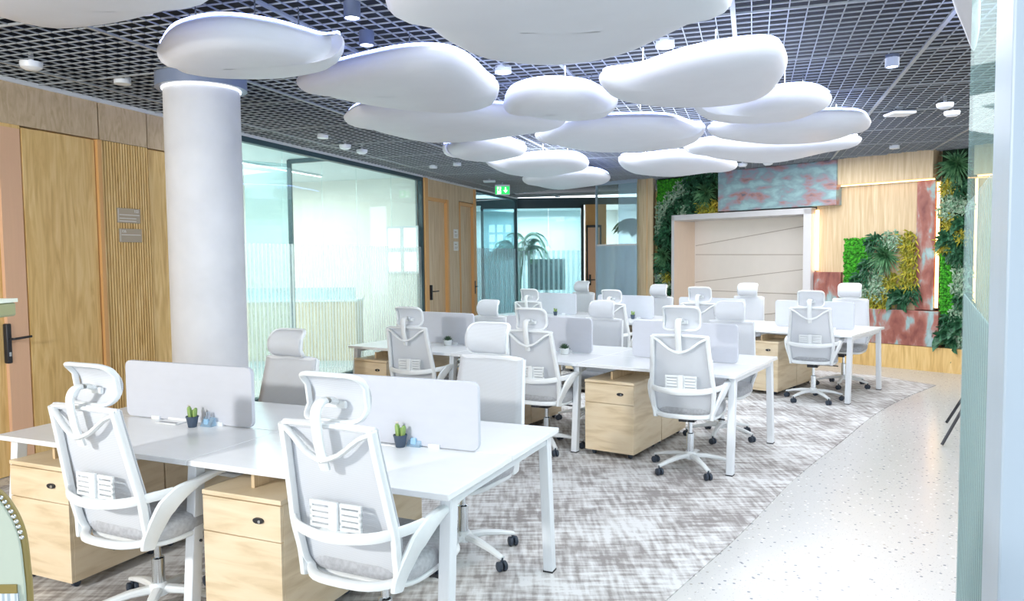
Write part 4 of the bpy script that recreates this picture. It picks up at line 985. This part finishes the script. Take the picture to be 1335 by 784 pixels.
    for q in range(5):
        a = 2*PI*q/5 + 0.35; d = Vector((math.cos(a), math.sin(a), 0))
        P = [d*0.03+Vector((0, 0, 0.115)), d*0.12+Vector((0, 0, 0.113)), d*0.22+Vector((0, 0, 0.096)), d*0.305+Vector((0, 0, 0.075))]
        sweep(bm, P, [0.024, 0.022, 0.019, 0.017], [0.020, 0.018, 0.014, 0.010], seg=10)
    base = obj('star_base', bm, WHITE, t)
    for q in range(5):
        a = 2*PI*q/5 + 0.35; c = Vector((math.cos(a)*0.30, math.sin(a)*0.30, 0.032))
        b2 = a + 1.1 + q*1.7; ax = Vector((math.cos(b2), math.sin(b2), 0)); fw = Vector((-ax.y, ax.x, 0))
        bm = B()
        for sg in (-1, 1):
            rings = []
            for r, o_ in ((0.001, 0.006), (0.024, 0.006), (0.026, 0.010), (0.026, 0.022), (0.020, 0.026), (0.001, 0.026)):
                rings.append([bm.verts.new(c + ax*sg*o_ + fw*r*math.cos(2*PI*i/14) + Vector((0, 0, r*math.sin(2*PI*i/14)))) for i in range(14)])
            for r1, r2 in zip(rings, rings[1:]):
                for i in range(14): bm.faces.new((r1[i], r1[(i+1) % 14], r2[(i+1) % 14], r2[i]))
        lathe(bm, [(0.008, -0.01), (0.008, 0.045)], 10, tuple(c))
        obj('caster', bm, CASTER, base)
    return t
chair0 = make_chair(); first = [True]
def set_lift(root, dz0):
    dz = max(-0.08, min(0.03, dz0)); extra = max(-0.02, min(0.035, dz0-dz))
    for ch in [o for o in bpy.data.objects if o.parent == root]:
        nm = ch.name.split('.')[0]
        if nm not in ('star_base', 'gas_lift'): ch.location.z = dz + (extra if nm == 'headrest' else 0)
        elif nm == 'gas_lift': ch.scale.z = (0.356+dz)/0.356
chairs = []
def chair(k, a, d, rz, dz, label, group):
    if first[0]: o = chair0; first[0] = False
    else: o = copy_tree(chair0)
    o.location = RP(k, a, d); o.rotation_euler = (0, 0, ROWS[k][1] + rz); o['label'] = label; o['group'] = group
    chairs.append((o, dz))
GF = 'white mesh office chairs seen from behind'; GR = 'white mesh office chairs across the desks facing the viewer'
HEADY = 0.288
def fch(k, px, py, dd, rz, label):     # headrest centre at picture ray, at depth dd before the front edge
    th = ROWS[k][1]; u = (math.cos(th), math.sin(th)); o = RP(k, 0, dd)
    s, z = on(px, py, ((o.x, o.y), u)); a = -s
    chair(k, a + math.sin(rz)*HEADY, dd + HEADY*math.cos(rz), rz, z-1.115, label, GF)
def rch(k, px, py, dd, rz, label):
    th = ROWS[k][1]; u = (math.cos(th), math.sin(th)); o = RP(k, 0, dd)
    s, z = on(px, py, ((o.x, o.y), u)); a = -s
    chair(k, a - math.sin(rz)*HEADY, dd - HEADY*math.cos(rz), PI + rz, z-1.115, label, GR)
fch(0, 120, 500, -0.24, -0.03, 'white office chair at the nearest row seen from behind, left one before the pedestal')
fch(0, 435, 517, -0.22, -0.03, 'nearest white office chair, seen from behind at the corner desk of the nearest row')
fch(1, 533, 413, -0.25, 0.15, 'white office chair seen from behind at the left end of the middle row')
fch(1, 692, 416, -0.25, 0.10, 'white office chair seen from behind at the middle place of the middle row')
fch(1, 888, 415, -0.25, 0.12, 'white office chair seen from behind at the right end of the middle row')
fch(2, 690, 385, -0.25, 0.2, 'white office chair seen from behind, leftmost at the farthest row')
fch(2, 797, 387, -0.25, 0.2, 'white office chair seen from behind, second from left at the farthest row')
fch(2, 912, 384, -0.25, 0.2, 'white office chair seen from behind, third from left at the farthest row')
fch(2, 1057, 390, -0.25, 0.22, 'white office chair seen from behind at the right end of the farthest row')
rch(0, 375, 448, 1.42, -0.05, 'white office chair facing the viewer behind the left screen of the nearest row')
rch(0, 637, 442, 1.45, -0.10, 'white office chair facing the viewer behind the right screen of the nearest row')
rch(1, 637, 402, 1.42, 0.0, 'white office chair facing the viewer at the left end of the middle row')
rch(1, 785, 404, 1.42, 0.0, 'white office chair facing the viewer at the middle place of the middle row')
rch(1, 952, 406, 1.45, 0.05, 'white office chair facing the viewer at the right end of the middle row')
rch(2, 759, 374, 1.42, 0.0, 'white office chair facing the viewer, leftmost at the farthest row')
rch(2, 859, 379, 1.42, 0.0, 'white office chair facing the viewer, second from left at the farthest row')
rch(2, 975, 378, 1.42, 0.05, 'white office chair facing the viewer, third from left at the farthest row')
rch(2, 1108, 379, 1.45, 0.1, 'white office chair facing the viewer before the copper panel, rightmost at the farthest row')
for o, dz in chairs: set_lift(o, dz)

# ================================================================== SMALL THINGS
def cactus(px, py, label, group='potted cacti'):
    p = at(px, py, TZ); t = thing('potted_cactus', label, 'plant', (p.x, p.y, TZ), random.uniform(-0.3, 0.3), group)
    bm = B(); lathe(bm, [(0.020, 0.0), (0.022, 0.002), (0.031, 0.052), (0.033, 0.052), (0.033, 0.058), (0.028, 0.058), (0.027, 0.050), (0.001, 0.050)], 24); obj('pot', bm, POT, t)
    bm = B(); lathe(bm, [(0.001, 0.049), (0.027, 0.049), (0.027, 0.052), (0.001, 0.053)], 20); obj('soil', bm, SOIL, t)
    for x, h_, r, tilt in ((-0.010, 0.060, 0.010, -0.004), (0.013, 0.052, 0.009, 0.006), (0.001, 0.040, 0.008, 0.0)):
        bm = B(); n = 20; rings = []
        for z, s in ((0.045, 0.8), (0.055, 1), (0.05+h_*0.5, 1.05), (0.05+h_*0.8, 1), (0.05+h_*0.95, 0.7), (0.05+h_, 0.15)):
            rings.append([bm.verts.new((x+tilt*(z-0.05)*20+r*s*(1+0.14*(i % 2))*math.cos(2*PI*i/n), (0.008 if h_ < 0.045 else 0)+r*s*(1+0.14*(i % 2))*math.sin(2*PI*i/n), z)) for i in range(n)])
        for r1, r2 in zip(rings, rings[1:]):
            for i in range(n): bm.faces.new((r1[i], r1[(i+1) % n], r2[(i+1) % n], r2[i]))
        bm.faces.new(rings[-1]); obj('cactus_stem', bm, CACT, t)
    bm = B()
    for q in range(9): leaf_blade(bm, (-0.014, 0, 0.108), (math.cos(q*0.7), math.sin(q*0.7), 1.2), 0.016, 0.006, 0.2, 2)
    obj('flower', bm, CACTP, t)
cactus(251, 557, 'small cactus in slate blue pot before the left screen of the nearest desk')
cactus(522, 583, 'small cactus with pale tip in blue pot beside the nearest chair headrest')
cactus(724, 411.5, 'small cactus in dark pot on the farthest desk, left one')
cactus(825, 416, 'small cactus in dark pot on the farthest desk, right one')
def succulent(px, py, label):
    p = at(px, py, TZ); t = thing('potted_succulent', label, 'plant', (p.x, p.y, TZ), 0, 'white potted succulents')
    bm = B(); lathe(bm, [(0.032, 0.0), (0.036, 0.004), (0.040, 0.055), (0.036, 0.055), (0.034, 0.046), (0.001, 0.046)], 24); obj('pot', bm, POTW, t)
    bm = B()
    for q in range(26):
        a = q*2.4; e = 0.2+1.2*q/26; leaf_blade(bm, (0, 0, 0.045), (math.cos(a)*math.cos(e), math.sin(a)*math.cos(e), math.sin(e)), 0.055, 0.024, 0.05, 3)
    obj('rosette', bm, SUCC, t, solid=0.003)
succulent(584, 450.5, 'dark succulent in white pot at the left end of the middle desk')
succulent(736, 462, 'dark succulent in white pot beside the middle chair of the middle desk')
# desk sockets and holders
def socket(k, px, py, label):
    p = at(px, py, TZ); th = ROWS[k][1]
    t = thing('desk_socket', label, 'socket box', (p.x, p.y, TZ), th, 'white desk sockets')
    bm = B(); box(bm, -0.075, 0.075, -0.05, 0.03, 0.0, 0.006); obj('frame', bm, TOPW, t, bevel=0.002)
    bm = B(); hexa(bm, [(-0.07, 0.03, 0.004), (0.07, 0.03, 0.004), (0.07, 0.036, 0.004), (-0.07, 0.036, 0.004), (-0.07, 0.045, 0.055), (0.07, 0.045, 0.055), (0.07, 0.051, 0.055), (-0.07, 0.051, 0.055)]); obj('lid', bm, TOPW, t, bevel=0.0015)
    bm = B(); box(bm, -0.06, 0.06, -0.035, -0.02, 0.006, 0.008); obj('brush_slot', bm, plain('grey_brush', (0.35, 0.37, 0.4), 0.9), t, smooth=False)
socket(0, 225, 551, 'white flip lid desk socket left of the cactus by the left screen')
socket(0, 506, 578, 'white flip lid desk socket left of the cactus by the right screen')
def holder(k, px, py, label):
    p = at(px, py, TZ); th = ROWS[k][1]
    t = thing('card_holder', label, 'holder', (p.x, p.y, TZ), th, 'clear blue card holders')
    bm = B(); hexa(bm, [(-0.035, -0.02, 0), (0.035, -0.02, 0), (0.035, 0.02, 0), (-0.035, 0.02, 0), (-0.035, 0.010, 0.045), (0.035, 0.010, 0.045), (0.035, 0.02, 0.045), (-0.035, 0.02, 0.045)]); obj('stand', bm, glass('clear_blue_plastic', (0.75, 0.88, 0.97), body=0.35, bodycol=(0.6, 0.78, 0.92)), t, smooth=False)
    bm = B(); box(bm, -0.018, 0.010, -0.012, 0.0, 0.004, 0.04); obj('blue_insert', bm, BLUEG, t, bevel=0.002)
    bm = B()
    for x in (-0.014, -0.002, 0.006): sweep(bm, [(x, 0.004, 0.02), (x+0.002, 0.008, 0.075)], 0.003, 0.003, seg=6, up=(0, 1, 0))
    obj('pens', bm, plain('grey_blue_pen', (0.40, 0.46, 0.55), 0.4), t)
holder(0, 271, 556, 'clear blue card holder right of the cactus by the left screen')
holder(0, 541, 582, 'clear blue card holder right of the cactus by the right screen')
p = at(668, 421, TZ)
t = thing('small_box', 'tiny dark red box on the left end of the farthest desk', 'box', (p.x, p.y, TZ), ROWS[2][1])
bm = B(); box(bm, -0.035, 0.035, -0.02, 0.02, 0, 0.035); obj('body', bm, RUBR, t, bevel=0.003)
bm = B(); box(bm, -0.036, 0.036, -0.021, 0.021, 0.035, 0.043); obj('lid', bm, RUBR, t, bevel=0.002)

# ------------------------------------------------------------------ right glass partition in the foreground
G0 = Vector((1.80, 3.00, 0)); G1 = Vector((0.930, 1.42, 0))
gg = (G1-G0); gL = gg.length; gg.normalize(); ggn = Vector((-gg.y, gg.x, 0)); rg = math.atan2(gg.y, gg.x)
bm = B(); rot_box(bm, G0, gg, ggn, 0, gL, -0.012, 0.012, 0, 0.02); rot_box(bm, G0, gg, ggn, 0, gL, -0.012, 0.012, 2.98, 3.0)
w7 = struct('window_7', bm, PALEF)
bm = B(); box(bm, 0.0, gL, -0.006, 0.006, 0.02, 2.98); o = obj('glass_pane', bm, GLASSR, w7, smooth=False); o.location = G0; o.rotation_euler = (0, 0, rg)
bm = B(); box(bm, 0.0, gL, -0.010, -0.007, 0.02, 1.46); o = obj('frosted_film', bm, FILMR, w7, smooth=False); o.location = G0; o.rotation_euler = (0, 0, rg)
bm = B(); box(bm, 0.0, gL, -0.014, -0.011, 0.02, 1.80); o = obj('striped_film', bm, film('fine_grey_striped_film', 0.05, 0.35, (0.62, 0.74, 0.76), 4.0), w7, smooth=False); o.location = G0; o.rotation_euler = (0, 0, rg)
bm = B(); rot_box(bm, G1, gg, ggn, -0.0, 0.35, -0.03, 0.2, 0, 3.0); struct('trim_20', bm, PALEF, bevel=0.004)

# black easel legs
f1 = at(1228, 580, 0.012); f2 = at(1234, 551, 0.012)
t = thing('folding_easel', 'thin black metal folding easel half hidden by the grey glass', 'easel', (f1.x, f1.y, 0))
ap = Vector((0.75, 0.25, 1.05)); g2 = f2 - f1; g2.z = 0.012
for fp in (Vector((0, 0, 0.012)), g2, Vector((0.95, -0.1, 0.012))):
    bm = B(); sweep(bm, [fp, ap], 0.012, 0.012, seg=8); obj('leg', bm, BLACK, t)
bm = B(); sweep(bm, [Vector((0, 0, 0.012)).lerp(ap, 0.30), g2.lerp(ap, 0.30)], 0.009, 0.009, seg=8); obj('crossbar', bm, BLACK, t)

# high back armchair at the lower left corner
Y0 = 1.25
def ay(px, py): return aty(px, py, Y0)
prof = [ay(-150, 640), ay(-100, 612), ay(-50, 612), ay(0, 635), ay(22, 660), ay(36, 692), ay(42, 735), ay(46, 790), ay(52, 1000)]
prof = spline(prof, 5)
t = thing('armchair', 'high backed armchair in pale green fabric with studded olive trim, lower left corner', 'armchair', (0, 0, 0))
bm = B(); base_z = prof[-1].z
left = [Vector((2*ay(-52, 640).x - p.x, p.y, p.z)) for p in prof if p.x > ay(-52, 640).x]
right = [p for p in prof if p.x >= ay(-52, 640).x]
outl = right[::-1] + left
op = [(p.x, p.z) for p in outl]
def ext(op, y0, y1, mat, name, bev=0.0, par=None):
    bm = B(); prism(bm, op, 0, 1)
    for v in bm.verts: v.co = Vector((v.co.x, y0+(y1-y0)*v.co.z, v.co.y))
    return obj(name, bm, mat, par or t, bevel=bev)
cx0 = sum(p[0] for p in op)/len(op); cz0 = min(p[1] for p in op)
rim = ext(op, Y0-0.012, Y0, BRASS, 'back_frame', 0.004)
inn = [(cx0+(x-cx0)*0.955, cz0+(z-cz0)*0.982) for x, z in op]
ext(inn, Y0-0.016, Y0-0.012, OLIVE, 'back_cushion', 0.004)
zb = aty(0, 757, Y0).z; zb2 = aty(0, 768, Y0).z
xs0 = min(p[0] for p in inn); xs1 = aty(34, 760, Y0).x
bm = B(); box(bm, xs0+0.02, xs1-0.004, Y0-0.019, Y0-0.016, zb2, zb); obj('band', bm, BRASS, t)
bm = B(); box(bm, xs0+0.02, xs1-0.002, Y0-0.020, Y0-0.016, zb2-0.25, zb2); obj('striped_cushion', bm, STRIPE, t)
bm = B()
stp = [p for p in right]
acc = 0
for a, b_ in zip(stp, stp[1:]):
    sg = (b_-a).length; m_ = 0
    while acc < sg:
        p_ = a.lerp(b_, acc/sg)
        if p_.z > aty(40, 695, Y0).z:
            bmesh.ops.create_icosphere(bm, subdivisions=2, radius=0.0038, matrix=Matrix.Translation((cx0+(p_.x-cx0)*0.982, Y0-0.014, cz0+(p_.z-cz0)*0.992)))
        acc += 0.0095
    acc -= sg
obj('stud_trim', bm, STUD, t)
xa, xb = min(p[0] for p in op), max(p[0] for p in op)
bm = B(); box(bm, xa, xb, Y0-0.5, Y0+0.05, 0.28, 0.46); obj('seat', bm, OLIVE, t, bevel=0.03)
bm = B(); box(bm, xa+0.01, xb-0.01, Y0+0.0, Y0+0.06, 0.40, base_z+0.02); obj('lower_back', bm, BRASS, t)
for x_ in (xa+0.04, xb-0.04):
    for y_ in (Y0-0.45, Y0+0.0):
        bm = B(); lathe(bm, [(0.012, 0), (0.02, 0.28)], 12, (x_, y_, 0)); obj('leg', bm, BRASS, t)
# tall stand whose top board enters at the left edge
e1 = at(21, 391, 1.575)
t = thing('display_stand', 'cream topped shelf board with olive edge entering at the left picture edge', 'stand', (e1.x, e1.y, 0), 0.0)
bm = B(); box(bm, -0.62, 0.0, -0.35, 0.0, 1.553, 1.572); obj('shelf_board', bm, plain('olive_edge', (0.30, 0.31, 0.16), 0.5), t, bevel=0.003)
bm = B(); box(bm, -0.62, 0.001, -0.352, 0.002, 1.572, 1.577); obj('top_sheet', bm, plain('cream_top', (0.72, 0.76, 0.66), 0.4), t)
bm = B(); box(bm, -0.58, -0.52, -0.33, -0.02, 0.02, 1.553); box(bm, -0.78, -0.44, -0.35, 0.0, 0.0, 0.02); obj('stand_leg', bm, BRASS, t)
